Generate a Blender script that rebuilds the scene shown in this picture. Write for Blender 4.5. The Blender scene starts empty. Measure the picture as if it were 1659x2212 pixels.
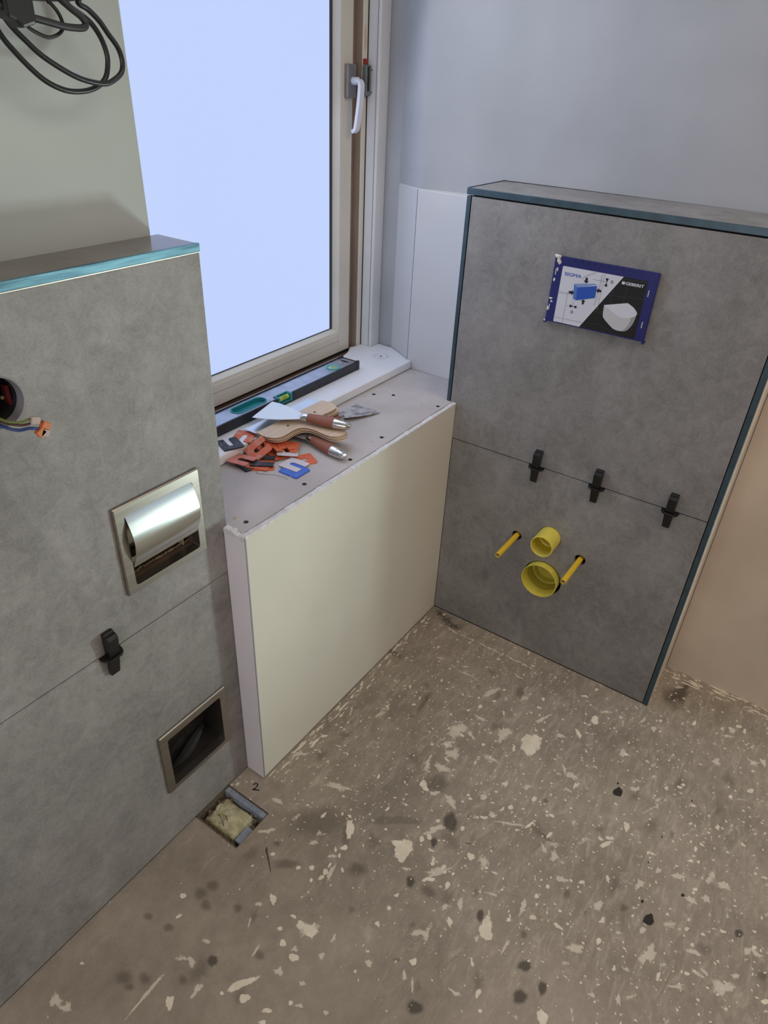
import bpy, bmesh, math, random
import numpy as np
from mathutils import Vector, Matrix
random.seed(7)
PI = math.pi
SC = bpy.context.scene
COL = SC.collection

# ------------------------------------------------------------ camera, light, exposure
cam_d = bpy.data.cameras.new('camera')
cam = bpy.data.objects.new('camera', cam_d)
COL.objects.link(cam)
SC.camera = cam
F_PX = 1474.08
cam_d.sensor_fit = 'HORIZONTAL'
cam_d.sensor_width = 36.0
cam_d.lens = F_PX / 1659.0 * 36.0
cam_d.clip_start = 0.02
_r = Vector((0.567189, -0.822457, 0.043146))
_d = Vector((-0.426559, -0.338173, -0.838860))
_f = Vector((0.704517, 0.457388, -0.542635))
_m = Matrix((( _r.x, -_d.x, -_f.x), (_r.y, -_d.y, -_f.y), (_r.z, -_d.z, -_f.z)))
cam.matrix_world = Matrix.Translation((-1.4829, -0.7559, 1.4132)) @ _m.to_4x4()

SC.view_settings.view_transform = 'Standard'
SC.view_settings.look = 'None'
SC.view_settings.exposure = 0.0
SC.view_settings.gamma = 1.0
SC.view_settings.use_curve_mapping = False

world = bpy.data.worlds.new('overcast sky')
SC.world = world
world.use_nodes = True
_bg = world.node_tree.nodes['Background']
_bg.inputs['Color'].default_value = (0.62, 0.74, 1.0, 1)
_bg.inputs['Strength'].default_value = 0.6

def area(name, loc, target, sx, sy, power, color, spread=PI):
    l = bpy.data.lights.new(name, 'AREA')
    l.shape = 'RECTANGLE'; l.size = sx; l.size_y = sy
    l.energy = power; l.color = color; l.spread = spread
    o = bpy.data.objects.new(name, l); COL.objects.link(o)
    o.location = loc
    o.rotation_euler = (Vector(target) - Vector(loc)).to_track_quat('-Z', 'Y').to_euler()
    return o

# assumed daylight through an assumed doorway in the right-hand wall, out of frame to the right of the camera
area('assumed_door_light', (0.46, -1.85, 0.75), (-0.9, -0.10, 0.95), 0.9, 0.8, 2.2, (0.90, 1.0, 0.88), math.radians(130))
# small assumed lamp, unseen, set low there to cast the shadow on the pier
area('assumed_low_lamp', (0.40, -1.30, 0.27), (-0.85, 0.12, 1.25), 0.28, 0.28, 5.2, (0.84, 1.0, 0.95), math.radians(84))
# overhead fill light added for warm ambience; no such lamp is known
area('ceiling_fill', (-0.60, -1.75, 2.44), (-0.60, -1.75, 0.0), 1.2, 1.2, 19.0, (1.0, 0.83, 0.66))
# fill light added in front of the closed left wall, brightening left-facing faces
area('far_side_fill', (-2.56, -0.62, 1.15), (0.0, -0.35, 0.55), 1.0, 1.2, 17.0, (0.96, 0.94, 1.0))
# unseen lamp added before the frosted pane to strengthen its light
area('window_fill', (-0.22, 0.36, 1.34), (-0.22 + 0.32, 0.36 - 0.72, 1.34 - 0.60), 0.46, 0.95, 1.95, (0.80, 0.88, 1.0), math.radians(138))
PANE_COLOR = (0.52, 0.635, 0.96)
PANE_STRENGTH = 1.0
FILL_PANE_STRENGTH = 5.0

# ------------------------------------------------------------ materials
def nodes(name):
    m = bpy.data.materials.new(name); m.use_nodes = True
    nt = m.node_tree
    return m, nt, nt.nodes['Principled BSDF']

def rgb(c): return (c[0], c[1], c[2], 1)

def mat(name, c, rough=0.5, metal=0.0, c2=None, scale=8.0, detail=6.0, mixlo=0.35, mixhi=0.65, bump=0.0, bscale=120.0, aniso=None, coat=0.0, spec=None, stretch=None):
    m, nt, b = nodes(name)
    N = nt.nodes.new; L = nt.links.new
    b.inputs['Roughness'].default_value = rough
    b.inputs['Metallic'].default_value = metal
    if coat: b.inputs['Coat Weight'].default_value = coat
    if spec is not None: b.inputs['Specular IOR Level'].default_value = spec
    tc = N('ShaderNodeTexCoord')
    src = tc.outputs['Object']
    if stretch:
        mp = N('ShaderNodeMapping'); mp.inputs['Scale'].default_value = stretch
        L(src, mp.inputs['Vector']); src = mp.outputs['Vector']
    if c2 is not None:
        n = N('ShaderNodeTexNoise'); n.inputs['Scale'].default_value = scale; n.inputs['Detail'].default_value = detail
        L(src, n.inputs['Vector'])
        r = N('ShaderNodeValToRGB')
        r.color_ramp.elements[0].position = mixlo; r.color_ramp.elements[0].color = rgb(c)
        r.color_ramp.elements[1].position = mixhi; r.color_ramp.elements[1].color = rgb(c2)
        L(n.outputs['Fac'], r.inputs['Fac']); L(r.outputs['Color'], b.inputs['Base Color'])
    else:
        b.inputs['Base Color'].default_value = rgb(c)
    if bump:
        n2 = N('ShaderNodeTexNoise'); n2.inputs['Scale'].default_value = bscale; n2.inputs['Detail'].default_value = 4
        L(src, n2.inputs['Vector'])
        bp = N('ShaderNodeBump'); bp.inputs['Strength'].default_value = bump; bp.inputs['Distance'].default_value = 0.002
        L(n2.outputs['Fac'], bp.inputs['Height']); L(bp.outputs['Normal'], b.inputs['Normal'])
    return m

def concrete_tile(name, lo, hi, dust):
    m, nt, b = nodes(name)
    N = nt.nodes.new; L = nt.links.new
    tc = N('ShaderNodeTexCoord')
    def noise(s, d, rough=0.6, dist=0.0):
        n = N('ShaderNodeTexNoise'); n.inputs['Scale'].default_value = s; n.inputs['Detail'].default_value = d
        n.inputs['Roughness'].default_value = rough; n.inputs['Distortion'].default_value = dist
        L(tc.outputs['Object'], n.inputs['Vector']); return n.outputs['Fac']
    def math_(op, a, bb):
        x = N('ShaderNodeMath'); x.operation = op
        for i, v in enumerate((a, bb)):
            if isinstance(v, (int, float)): x.inputs[i].default_value = v
            else: L(v, x.inputs[i])
        return x.outputs[0]
    big = noise(4.5, 5, 0.6, 0.4); mid = noise(38, 6, 0.75, 0.8); fine = noise(420, 3, 0.8)
    v = math_('ADD', math_('MULTIPLY', big, 0.36), math_('ADD', math_('MULTIPLY', mid, 0.36), math_('MULTIPLY', fine, 0.32)))
    r = N('ShaderNodeValToRGB')
    r.color_ramp.elements[0].position = 0.40; r.color_ramp.elements[0].color = rgb(lo)
    r.color_ramp.elements[1].position = 0.66; r.color_ramp.elements[1].color = rgb(hi)
    L(v, r.inputs['Fac'])
    # dried, wiped cement film in cloudy streaks
    mp = N('ShaderNodeMapping'); mp.inputs['Scale'].default_value = (5.0, 5.0, 2.2)
    L(tc.outputs['Object'], mp.inputs['Vector'])
    s = N('ShaderNodeTexNoise'); s.inputs['Scale'].default_value = 1.6; s.inputs['Detail'].default_value = 9; s.inputs['Roughness'].default_value = 0.72
    L(mp.outputs['Vector'], s.inputs['Vector'])
    rs = N('ShaderNodeValToRGB'); rs.color_ramp.elements[0].position = 0.50; rs.color_ramp.elements[1].position = 0.72
    L(s.outputs['Fac'], rs.inputs['Fac'])
    fac = math_('MULTIPLY', math_('MULTIPLY', rs.outputs['Color'], mid), 0.62)
    mx = N('ShaderNodeMix'); mx.data_type = 'RGBA'
    L(fac, mx.inputs[0]); L(r.outputs['Color'], mx.inputs[6]); mx.inputs[7].default_value = rgb(dust)
    L(mx.outputs[2], b.inputs['Base Color'])
    b.inputs['Roughness'].default_value = 0.62
    bp = N('ShaderNodeBump'); bp.inputs['Strength'].default_value = 0.12; bp.inputs['Distance'].default_value = 0.001
    L(fine, bp.inputs['Height']); L(bp.outputs['Normal'], b.inputs['Normal'])
    return m

M = {}
M['tile'] = concrete_tile('grey concrete look tile', (0.155, 0.148, 0.144), (0.308, 0.298, 0.291), (0.44, 0.43, 0.425))
M['cap_gloss'] = mat('smooth grey cap tile', (0.16, 0.14, 0.125), 0.16, 0, (0.22, 0.20, 0.185), 9, 6, spec=0.7)
M['tile_cut'] = mat('tile core', (0.30, 0.27, 0.24), 0.8)
M['joint'] = mat('open joint', (0.012, 0.012, 0.012), 0.9)
M['slate_trim'] = mat('slate blue grey edge profile', (0.065, 0.10, 0.125), 0.38, 0.65, (0.08, 0.125, 0.155), 30)
M['alu_trim'] = mat('pale brushed edge profile', (0.06, 0.145, 0.20), 0.40, 0.5, (0.14, 0.31, 0.385), 7, stretch=(2, 30, 30))
M['alu_lip'] = mat('bare aluminium lip', (0.62, 0.60, 0.54), 0.4, 0.6)
M['plaster'] = mat('white skim plaster', (0.35, 0.36, 0.385), 0.9, 0, (0.405, 0.415, 0.44), 4.0, 8, bump=0.10, bscale=60)
M['plaster_low'] = mat('primed board', (0.54, 0.54, 0.555), 0.9, 0, (0.60, 0.60, 0.615), 3.0, 8, bump=0.06, bscale=80)
M['plaster_beige'] = mat('raw beige plaster', (0.55, 0.47, 0.385), 0.9, 0, (0.63, 0.545, 0.45), 5, 8, bump=0.12, bscale=70)
M['plaster_pier'] = mat('pale plaster pier', (0.375, 0.405, 0.385), 0.9, 0, (0.43, 0.46, 0.44), 3.5, 8, bump=0.08, bscale=50)
M['ceiling'] = mat('ceiling paint', (0.75, 0.74, 0.72), 0.9)
M['room'] = mat('bare room plaster', (0.55, 0.47, 0.38), 0.9)
M['board_green'] = mat('moisture board facing', (0.61, 0.595, 0.525), 0.85, 0, (0.665, 0.65, 0.575), 3, 7, bump=0.05, bscale=90)
M['board_grey'] = mat('grey board paper', (0.70, 0.665, 0.71), 0.9, 0, (0.76, 0.725, 0.765), 5, 8, bump=0.05, bscale=120)
M['board_shelf'] = mat('dusty grey board top', (0.44, 0.405, 0.395), 0.9, 0, (0.54, 0.50, 0.49), 7, 9, bump=0.08, bscale=160)
M['filler'] = mat('white joint filler', (0.72, 0.72, 0.74), 0.95, 0, (0.58, 0.57, 0.57), 90, 6, bump=0.4, bscale=300)
M['screw'] = mat('black phosphate screw', (0.02, 0.02, 0.022), 0.5, 0.5)
M['gap'] = mat('dark gap', (0.01, 0.01, 0.01), 0.9)
M['cream'] = mat('cream window paint', (0.68, 0.655, 0.58), 0.5, 0, (0.74, 0.715, 0.64), 6, 6)
M['white_paint'] = mat('white window paint', (0.68, 0.70, 0.72), 0.5, 0, (0.74, 0.755, 0.775), 8, 6, bump=0.05, bscale=60)
M['sill'] = mat('white sill board', (0.78, 0.80, 0.85), 0.42, 0, (0.83, 0.85, 0.89), 6, 6)
M['brown_wood'] = mat('bare brown wood', (0.11, 0.06, 0.038), 0.75, 0, (0.19, 0.115, 0.075), 9, 6, stretch=(1, 8, 8))
M['tan_rebate'] = mat('tan rebate', (0.27, 0.205, 0.16), 0.7, 0, (0.33, 0.255, 0.205), 7, 6, stretch=(8, 8, 1))
M['gasket'] = mat('glazing gasket', (0.035, 0.045, 0.06), 0.5)
M['steel'] = mat('brushed stainless steel', (0.36, 0.335, 0.30), 0.36, 1.0, (0.43, 0.405, 0.365), 6, 8, stretch=(1, 60, 60))
M['steel_flap'] = mat('polished stainless flap', (0.66, 0.70, 0.67), 0.20, 1.0, (0.74, 0.78, 0.75), 5, 6, stretch=(1, 50, 50))
M['steel_in'] = mat('inner steel box', (0.17, 0.125, 0.09), 0.45, 0.6, (0.25, 0.19, 0.14), 20, 5)
M['dark_in'] = mat('dark inner box', (0.035, 0.032, 0.030), 0.35, 0.4, (0.06, 0.055, 0.05), 14, 6)
M['cut_edge'] = mat('rough cut edge', (0.16, 0.11, 0.075), 0.95, 0, (0.34, 0.26, 0.19), 180, 4, bump=0.6, bscale=250)
M['silver'] = mat('cast grey metal', (0.27, 0.26, 0.265), 0.45, 0.75, (0.36, 0.35, 0.35), 20)
M['handle_white'] = mat('white lacquered metal', (0.80, 0.83, 0.92), 0.3, 0.0, coat=0.3)
M['keep'] = mat('worn grey paint metal', (0.14, 0.165, 0.165), 0.5, 0.3, (0.22, 0.25, 0.245), 30)
M['red'] = mat('red paint', (0.30, 0.03, 0.018), 0.6)
M['black_rubber'] = mat('black plastic', (0.012, 0.012, 0.014), 0.42, 0, (0.03, 0.03, 0.032), 60, 6)
M['black_clip'] = mat('dusty black plastic', (0.005, 0.005, 0.0055), 0.36, 0, (0.016, 0.016, 0.017), 80, 6, 0.5, 0.8)
M['blue_plate'] = mat('blue plastic cover', (0.008, 0.011, 0.115), 0.42, 0, (0.013, 0.017, 0.14), 14, 5)
M['lbl_white'] = mat('white label print', (0.60, 0.61, 0.68), 0.5)
M['lbl_black'] = mat('black label print', (0.008, 0.008, 0.009), 0.35)
M['lbl_line'] = mat('grey label line', (0.24, 0.25, 0.29), 0.5)
M['lbl_dark_line'] = mat('dark grey label line', (0.05, 0.05, 0.055), 0.45)
M['lbl_blue'] = mat('blue label print', (0.012, 0.075, 0.42), 0.5)
M['lbl_blue_text'] = mat('blue label lettering', (0.06, 0.13, 0.48), 0.5)
M['lbl_pale_blue'] = mat('pale blue label print', (0.20, 0.30, 0.56), 0.5)
M['lbl_mid_blue'] = mat('mid blue label print', (0.07, 0.16, 0.47), 0.5)
M['lbl_bowl'] = mat('printed light grey', (0.50, 0.50, 0.52), 0.5)
M['lbl_bowl_dark'] = mat('printed mid grey', (0.30, 0.30, 0.315), 0.5)
M['lbl_swoosh'] = mat('printed pale grey', (0.46, 0.47, 0.53), 0.5)
M['yellow'] = mat('yellow plastic', (0.62, 0.50, 0.03), 0.38, 0, (0.70, 0.57, 0.05), 12, 4)
M['yellow_rod'] = mat('yellow sleeve', (0.66, 0.43, 0.02), 0.42, 0, (0.72, 0.48, 0.03), 16, 4)
M['yellow_pale'] = mat('pale translucent yellow plastic', (0.70, 0.60, 0.085), 0.35, 0, (0.76, 0.66, 0.12), 12, 4)
M['yellow_olive'] = mat('dusty yellow cap', (0.44, 0.38, 0.05), 0.4, 0, (0.52, 0.45, 0.07), 18, 4)
M['zinc'] = mat('zinc rod', (0.55, 0.55, 0.55), 0.35, 0.9)
M['rail_dark'] = mat('black anodised rail', (0.018, 0.021, 0.028), 0.42, 0.3, (0.035, 0.038, 0.045), 50, 5)
M['web'] = mat('dusty anodised web', (0.42, 0.46, 0.54), 0.34, 0.8, (0.54, 0.58, 0.66), 40, 7)
M['teal'] = mat('teal plastic', (0.015, 0.23, 0.27), 0.4)
M['teal_light'] = mat('light teal plastic', (0.07, 0.42, 0.48), 0.35)
M['vial'] = mat('yellow green vial fluid', (0.42, 0.58, 0.07), 0.12, coat=0.5)
M['vial_pale'] = mat('pale green vial fluid', (0.33, 0.46, 0.22), 0.12, coat=0.5)
M['ply'] = mat('birch plywood', (0.60, 0.45, 0.32), 0.55, 0, (0.68, 0.53, 0.39), 5, 7, stretch=(2, 30, 2))
M['ply_edge'] = mat('dark plywood ply', (0.15, 0.085, 0.05), 0.7)
M['blade'] = mat('polished spring steel', (0.70, 0.72, 0.72), 0.22, 1.0, (0.78, 0.80, 0.80), 12, 6)
M['blade_white'] = mat('wiped steel blade', (0.82, 0.86, 0.85), 0.36, 0.55, (0.70, 0.74, 0.74), 35, 8, 0.6, 0.8)
M['blade_dirty'] = mat('blade with dried mortar', (0.20, 0.195, 0.205), 0.6, 0.15, (0.50, 0.48, 0.49), 45, 8, 0.36, 0.58, bump=0.3, bscale=200)
M['grip'] = mat('reddish brown rubber grip', (0.235, 0.082, 0.048), 0.55, 0, (0.29, 0.105, 0.065), 18, 5)
M['chrome'] = mat('chromed metal', (0.62, 0.60, 0.57), 0.16, 1.0)
M['orange'] = mat('orange plastic', (0.72, 0.155, 0.06), 0.5, 0, (0.64, 0.125, 0.05), 40, 6)
M['orange_dusty'] = mat('dusty orange plastic', (0.70, 0.165, 0.08), 0.6, 0, (0.64, 0.36, 0.29), 55, 8, 0.5, 0.68)
M['pink'] = mat('salmon plastic', (0.60, 0.17, 0.125), 0.6, 0, (0.66, 0.25, 0.19), 60, 8)
M['shim_black'] = mat('dusty black spacer', (0.022, 0.024, 0.03), 0.45, 0, (0.10, 0.105, 0.115), 70, 8, 0.5, 0.75)
M['shim_white'] = mat('milky plastic', (0.62, 0.58, 0.60), 0.45, 0, (0.66, 0.62, 0.65), 30)
M['shim_blue'] = mat('blue plastic spacer', (0.035, 0.12, 0.56), 0.4, 0, (0.05, 0.15, 0.62), 50)
M['cable'] = mat('black cable sheath', (0.012, 0.012, 0.013), 0.38)
M['cable_grey'] = mat('dull black cable bundle', (0.022, 0.022, 0.023), 0.5)
M['wire_green'] = mat('green yellow wire', (0.12, 0.15, 0.03), 0.5)
M['wire_brown'] = mat('brown wire', (0.06, 0.022, 0.02), 0.5)
M['wire_blue'] = mat('blue wire', (0.02, 0.04, 0.16), 0.5)
M['clear'] = mat('clear connector body', (0.42, 0.34, 0.31), 0.25, 0)
M['orange_lever'] = mat('orange connector lever', (0.50, 0.14, 0.04), 0.45)
M['box_lilac'] = mat('grey lilac box rim', (0.20, 0.185, 0.20), 0.6)
M['dark_red'] = mat('dark red plastic', (0.10, 0.008, 0.012), 0.5)
M['brass'] = mat('brass screw', (0.55, 0.42, 0.20), 0.35, 0.9)
M['foam'] = mat('yellow green foam', (0.38, 0.36, 0.20), 0.9, 0, (0.56, 0.53, 0.36), 60, 9, bump=0.5, bscale=150)
M['foil'] = mat('grey blue edge strip', (0.20, 0.235, 0.30), 0.7, 0, (0.30, 0.335, 0.40), 60, 6)
M['broken'] = mat('broken screed edge', (0.09, 0.07, 0.045), 0.95, 0, (0.16, 0.125, 0.085), 130, 6, bump=0.6, bscale=200)
M['chip'] = mat('plaster crumbs', (0.58, 0.53, 0.45), 0.95, 0, (0.44, 0.40, 0.33), 200)
M['ink'] = mat('black marker ink', (0.008, 0.008, 0.008), 0.6)
M['pencil'] = mat('pencil line', (0.10, 0.10, 0.11), 0.8)
M['twine'] = mat('thin hair fibre', (0.22, 0.17, 0.13), 0.8)
M['mortar'] = mat('white mortar splash', (0.74, 0.71, 0.64), 0.9, 0, (0.6, 0.57, 0.5), 150, bump=0.3, bscale=200)

# frosted pane lit from outside: a lit window
_pm, _nt, _b = nodes('frosted daylit glass')
_b.inputs['Base Color'].default_value = (0.02, 0.02, 0.02, 1)
_b.inputs['Roughness'].default_value = 0.5
_b.inputs['Emission Color'].default_value = rgb(PANE_COLOR)
_b.inputs['Emission Strength'].default_value = PANE_STRENGTH
M['pane'] = _pm
# glowing pane added above the view to light the room
_pm, _nt, _b = nodes('added glowing pane')
_b.inputs['Base Color'].default_value = (0.02, 0.02, 0.02, 1)
_b.inputs['Roughness'].default_value = 0.05
_b.inputs['Emission Color'].default_value = (0.70, 0.80, 1.0, 1)
_b.inputs['Emission Strength'].default_value = FILL_PANE_STRENGTH
M['pane_fill'] = _pm

def floor_material():
    m, nt, b = nodes('stained screed floor')
    N = nt.nodes.new; L = nt.links.new
    tc = N('ShaderNodeTexCoord')
    def noise(s, d, rough=0.6, dist=0.0, vec=None):
        n = N('ShaderNodeTexNoise'); n.inputs['Scale'].default_value = s; n.inputs['Detail'].default_value = d
        n.inputs['Roughness'].default_value = rough; n.inputs['Distortion'].default_value = dist
        L(vec or tc.outputs['Object'], n.inputs['Vector']); return n.outputs['Fac']
    def mth(op, a, bb, clamp=False):
        x = N('ShaderNodeMath'); x.operation = op; x.use_clamp = clamp
        for i, v in enumerate((a, bb)):
            if isinstance(v, (int, float)): x.inputs[i].default_value = v
            else: L(v, x.inputs[i])
        return x.outputs[0]
    def step(v, lo, hi):
        x = N('ShaderNodeMapRange'); x.interpolation_type = 'SMOOTHSTEP'
        L(v, x.inputs['Value']); x.inputs['From Min'].default_value = lo; x.inputs['From Max'].default_value = hi
        return x.outputs['Result']
    def mix(fac, a, c):
        x = N('ShaderNodeMix'); x.data_type = 'RGBA'
        if isinstance(fac, float): x.inputs[0].default_value = fac
        else: L(fac, x.inputs[0])
        if isinstance(a, tuple): x.inputs[6].default_value = rgb(a)
        else: L(a, x.inputs[6])
        if isinstance(c, tuple): x.inputs[7].default_value = rgb(c)
        else: L(c, x.inputs[7])
        return x.outputs[2]
    def att(n):
        a = N('ShaderNodeAttribute'); a.attribute_name = n; return a.outputs['Fac']
    big = noise(3.2, 7, 0.6, 0.3); mid = noise(28, 6, 0.7); fine = noise(260, 4, 0.75)
    v = mth('ADD', mth('MULTIPLY', big, 0.55), mth('ADD', mth('MULTIPLY', mid, 0.3), mth('MULTIPLY', fine, 0.15)))
    r = N('ShaderNodeValToRGB')
    r.color_ramp.elements[0].position = 0.36; r.color_ramp.elements[0].color = (0.200, 0.167, 0.127, 1)
    r.color_ramp.elements[1].position = 0.66; r.color_ramp.elements[1].color = (0.385, 0.332, 0.268, 1)
    L(v, r.inputs['Fac'])
    col = r.outputs['Color']
    # pale scuffs and wiped cement film
    mp = N('ShaderNodeMapping'); mp.inputs['Scale'].default_value = (1.0, 3.2, 1.0); mp.inputs['Rotation'].default_value = (0, 0, math.radians(28))
    L(tc.outputs['Object'], mp.inputs['Vector'])
    scuff = noise(15, 10, 0.8, 1.0, mp.outputs['Vector'])
    dens = att('dust')
    col = mix(mth('MULTIPLY', step(mth('ADD', scuff, mth('MULTIPLY', dens, 0.13)), 0.58, 0.82), 0.50), col, (0.56, 0.50, 0.41))
    # wet and oily spots
    dk = att('stain')
    dkm = step(mth('ADD', dk, mth('MULTIPLY', mth('SUBTRACT', mid, 0.5), 0.5)), 0.22, 0.78)
    col = mix(mth('MULTIPLY', dkm, 0.82), col, (0.052, 0.042, 0.031))
    ft = att('faint')
    ftm = step(mth('ADD', ft, mth('MULTIPLY', mth('SUBTRACT', mid, 0.5), 0.7)), 0.15, 0.75)
    col = mix(mth('MULTIPLY', ftm, 0.58), col, (0.075, 0.056, 0.040))
    # tiny flecks everywhere
    vo = N('ShaderNodeTexVoronoi'); vo.inputs['Scale'].default_value = 130; vo.inputs['Randomness'].default_value = 1.0
    wv = N('ShaderNodeVectorMath'); wv.operation = 'ADD'
    nz = N('ShaderNodeTexNoise'); nz.inputs['Scale'].default_value = 160; L(tc.outputs['Object'], nz.inputs['Vector'])
    sv = N('ShaderNodeVectorMath'); sv.operation = 'SCALE'; sv.inputs['Scale'].default_value = 0.010
    L(nz.outputs['Color'], sv.inputs[0]); L(tc.outputs['Object'], wv.inputs[0]); L(sv.outputs['Vector'], wv.inputs[1])
    L(wv.outputs['Vector'], vo.inputs['Vector'])
    sep = N('ShaderNodeSeparateColor'); L(vo.outputs['Color'], sep.inputs['Color'])
    rad = mth('MULTIPLY', mth('POWER', sep.outputs['Red'], 4.2), mth('MULTIPLY', dens, 0.42))
    flk = step(mth('SUBTRACT', rad, vo.outputs['Distance']), 0.0, 0.07)
    col = mix(mth('MULTIPLY', flk, 0.9), col, (0.78, 0.71, 0.57))
    # plaster splashes: crisp and wiped ones
    sp = att('splat')
    spm = step(mth('ADD', sp, mth('ADD', mth('MULTIPLY', mth('SUBTRACT', noise(75, 7, 0.75, 0.6), 0.5), 1.05), mth('MULTIPLY', mth('SUBTRACT', fine, 0.5), 0.25))), 0.34, 0.46)
    pcol = mix(step(mid, 0.35, 0.7), (0.68, 0.61, 0.48), (0.80, 0.74, 0.61))
    col = mix(mth('MULTIPLY', spm, 0.95), col, pcol)
    sm = att('smear')
    smn = noise(70, 8, 0.8, 1.0)
    smm = step(mth('ADD', mth('MULTIPLY', sm, 0.75), mth('ADD', mth('MULTIPLY', mth('SUBTRACT', smn, 0.5), 1.15), mth('MULTIPLY', mth('SUBTRACT', fine, 0.5), 0.5))), 0.36, 0.60)
    col = mix(mth('MULTIPLY', mth('MULTIPLY', smm, step(sm, 0.0, 0.25)), 0.72), col, (0.70, 0.635, 0.52))
    # black blots
    bk = att('blot')
    bkm = step(mth('ADD', bk, mth('MULTIPLY', mth('SUBTRACT', noise(120, 4, 0.7), 0.5), 0.5)), 0.3, 0.46)
    col = mix(mth('MULTIPLY', bkm, 0.97), col, (0.012, 0.010, 0.008))
    L(col, b.inputs['Base Color'])
    b.inputs['Roughness'].default_value = 0.78
    hb = mth('ADD', mth('MULTIPLY', fine, 0.5), mth('MULTIPLY', spm, 1.2))
    bp = N('ShaderNodeBump'); bp.inputs['Strength'].default_value = 0.35; bp.inputs['Distance'].default_value = 0.0012
    L(hb, bp.inputs['Height']); L(bp.outputs['Normal'], b.inputs['Normal'])
    return m
M['floor'] = floor_material()

# ------------------------------------------------------------ mesh helpers
class MB:
    def __init__(s): s.v = []; s.f = []; s.sm = []
    def add(s, vs, fs, smooth=False):
        o = len(s.v); s.v += [tuple(p) for p in vs]; s.f += [tuple(i + o for i in f) for f in fs]; s.sm += [smooth] * len(fs)
        return s
    def box(s, x0, x1, y0, y1, z0, z1):
        x0, x1 = min(x0, x1), max(x0, x1); y0, y1 = min(y0, y1), max(y0, y1); z0, z1 = min(z0, z1), max(z0, z1)
        vs = [(x0, y0, z0), (x1, y0, z0), (x1, y1, z0), (x0, y1, z0), (x0, y0, z1), (x1, y0, z1), (x1, y1, z1), (x0, y1, z1)]
        return s.add(vs, [(0, 3, 2, 1), (4, 5, 6, 7), (0, 1, 5, 4), (1, 2, 6, 5), (2, 3, 7, 6), (3, 0, 4, 7)])
    def prism(s, poly, fn, a, b, smooth=False):
        """poly: list of 2D points; fn(u, v, t) -> 3D; between t=a and t=b"""
        n = len(poly)
        vs = [fn(u, v, a) for u, v in poly] + [fn(u, v, b) for u, v in poly]
        fs = [tuple(range(n)), tuple(range(2 * n - 1, n - 1, -1))]
        s.add(vs, fs)
        s.add(vs, [(i, i + n, (i + 1) % n + n, (i + 1) % n) for i in range(n)], smooth)
        return s
    def lathe(s, prof, fn, n=28, smooth=True, close=False):
        """prof: (radius, along); fn(a, b, t): a,b in the round plane"""
        vs = []; fs = []
        for r, t in prof:
            for k in range(n):
                an = 2 * PI * k / n; vs.append(fn(r * math.cos(an), r * math.sin(an), t))
        m = len(prof)
        for i in range(m - 1 if not close else m):
            j = (i + 1) % m
            for k in range(n):
                k2 = (k + 1) % n
                fs.append((i * n + k, i * n + k2, j * n + k2, j * n + k))
        return s.add(vs, fs, smooth)
    def disc(s, c, r, fn, n=24):
        vs = [fn(c[0] + r * math.cos(2 * PI * k / n), c[1] + r * math.sin(2 * PI * k / n)) for k in range(n)]
        return s.add(vs, [tuple(range(n))])
    def tube(s, pts, r, n=8, smooth=True, cap=True, sub=4):
        P = catmull(pts, sub) if sub > 1 else [Vector(p) for p in pts]
        m = len(P); vs = []; fs = []
        up = None
        for i in range(m):
            t = (P[min(i + 1, m - 1)] - P[max(i - 1, 0)]).normalized()
            if up is None:
                up = t.orthogonal().normalized()
            up = (up - t * up.dot(t)).normalized(); w = t.cross(up)
            rr = r(i / (m - 1)) if callable(r) else r
            for k in range(n):
                a = 2 * PI * k / n; vs.append(P[i] + (up * math.cos(a) + w * math.sin(a)) * rr)
        for i in range(m - 1):
            for k in range(n):
                k2 = (k + 1) % n; fs.append((i * n + k, i * n + k2, (i + 1) * n + k2, (i + 1) * n + k))
        if cap: fs += [tuple(range(n - 1, -1, -1)), tuple(range((m - 1) * n, m * n))]
        return s.add(vs, fs, smooth)
    def lump(s, c, rx, ry, rz, rnd, n=6):
        """irregular crumb: two rings and a top"""
        vs = []
        for lv, (q, h) in enumerate(((1.0, 0.0), (0.8, 0.6))):
            for k in range(n):
                a = 2 * PI * k / n; j = rnd.uniform(0.65, 1.25)
                vs.append((c[0] + rx * q * j * math.cos(a), c[1] + ry * q * j * math.sin(a), c[2] + rz * h))
        vs.append((c[0], c[1], c[2] + rz))
        fs = [(k, (k + 1) % n, n + (k + 1) % n, n + k) for k in range(n)] + [(n + k, n + (k + 1) % n, 2 * n) for k in range(n)]
        return s.add(vs, fs)
    def xf(s, mtx):
        s.v = [tuple(mtx @ Vector(p)) for p in s.v]; return s

def catmull(pts, sub=4, closed=False):
    P = [Vector(p) for p in pts]; n = len(P); out = []
    rng = n if closed else n - 1
    for i in range(rng):
        p1, p2 = P[i], P[(i + 1) % n]
        p0 = P[i - 1] if (i > 0 or closed) else p1 * 2 - p2
        p3 = P[(i + 2) % n] if (i + 2 < n or closed) else p2 * 2 - p1
        for k in range(sub):
            t = k / sub
            out.append(0.5 * ((2 * p1) + (p2 - p0) * t + (2 * p0 - 5 * p1 + 4 * p2 - p3) * t * t + (3 * p1 - p0 - 3 * p2 + p3) * t ** 3))
    if not closed: out.append(P[-1])
    return out

def wloc(o):
    v = Vector((0, 0, 0))
    while o is not None: v = v + o.location; o = o.parent
    return v

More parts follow.
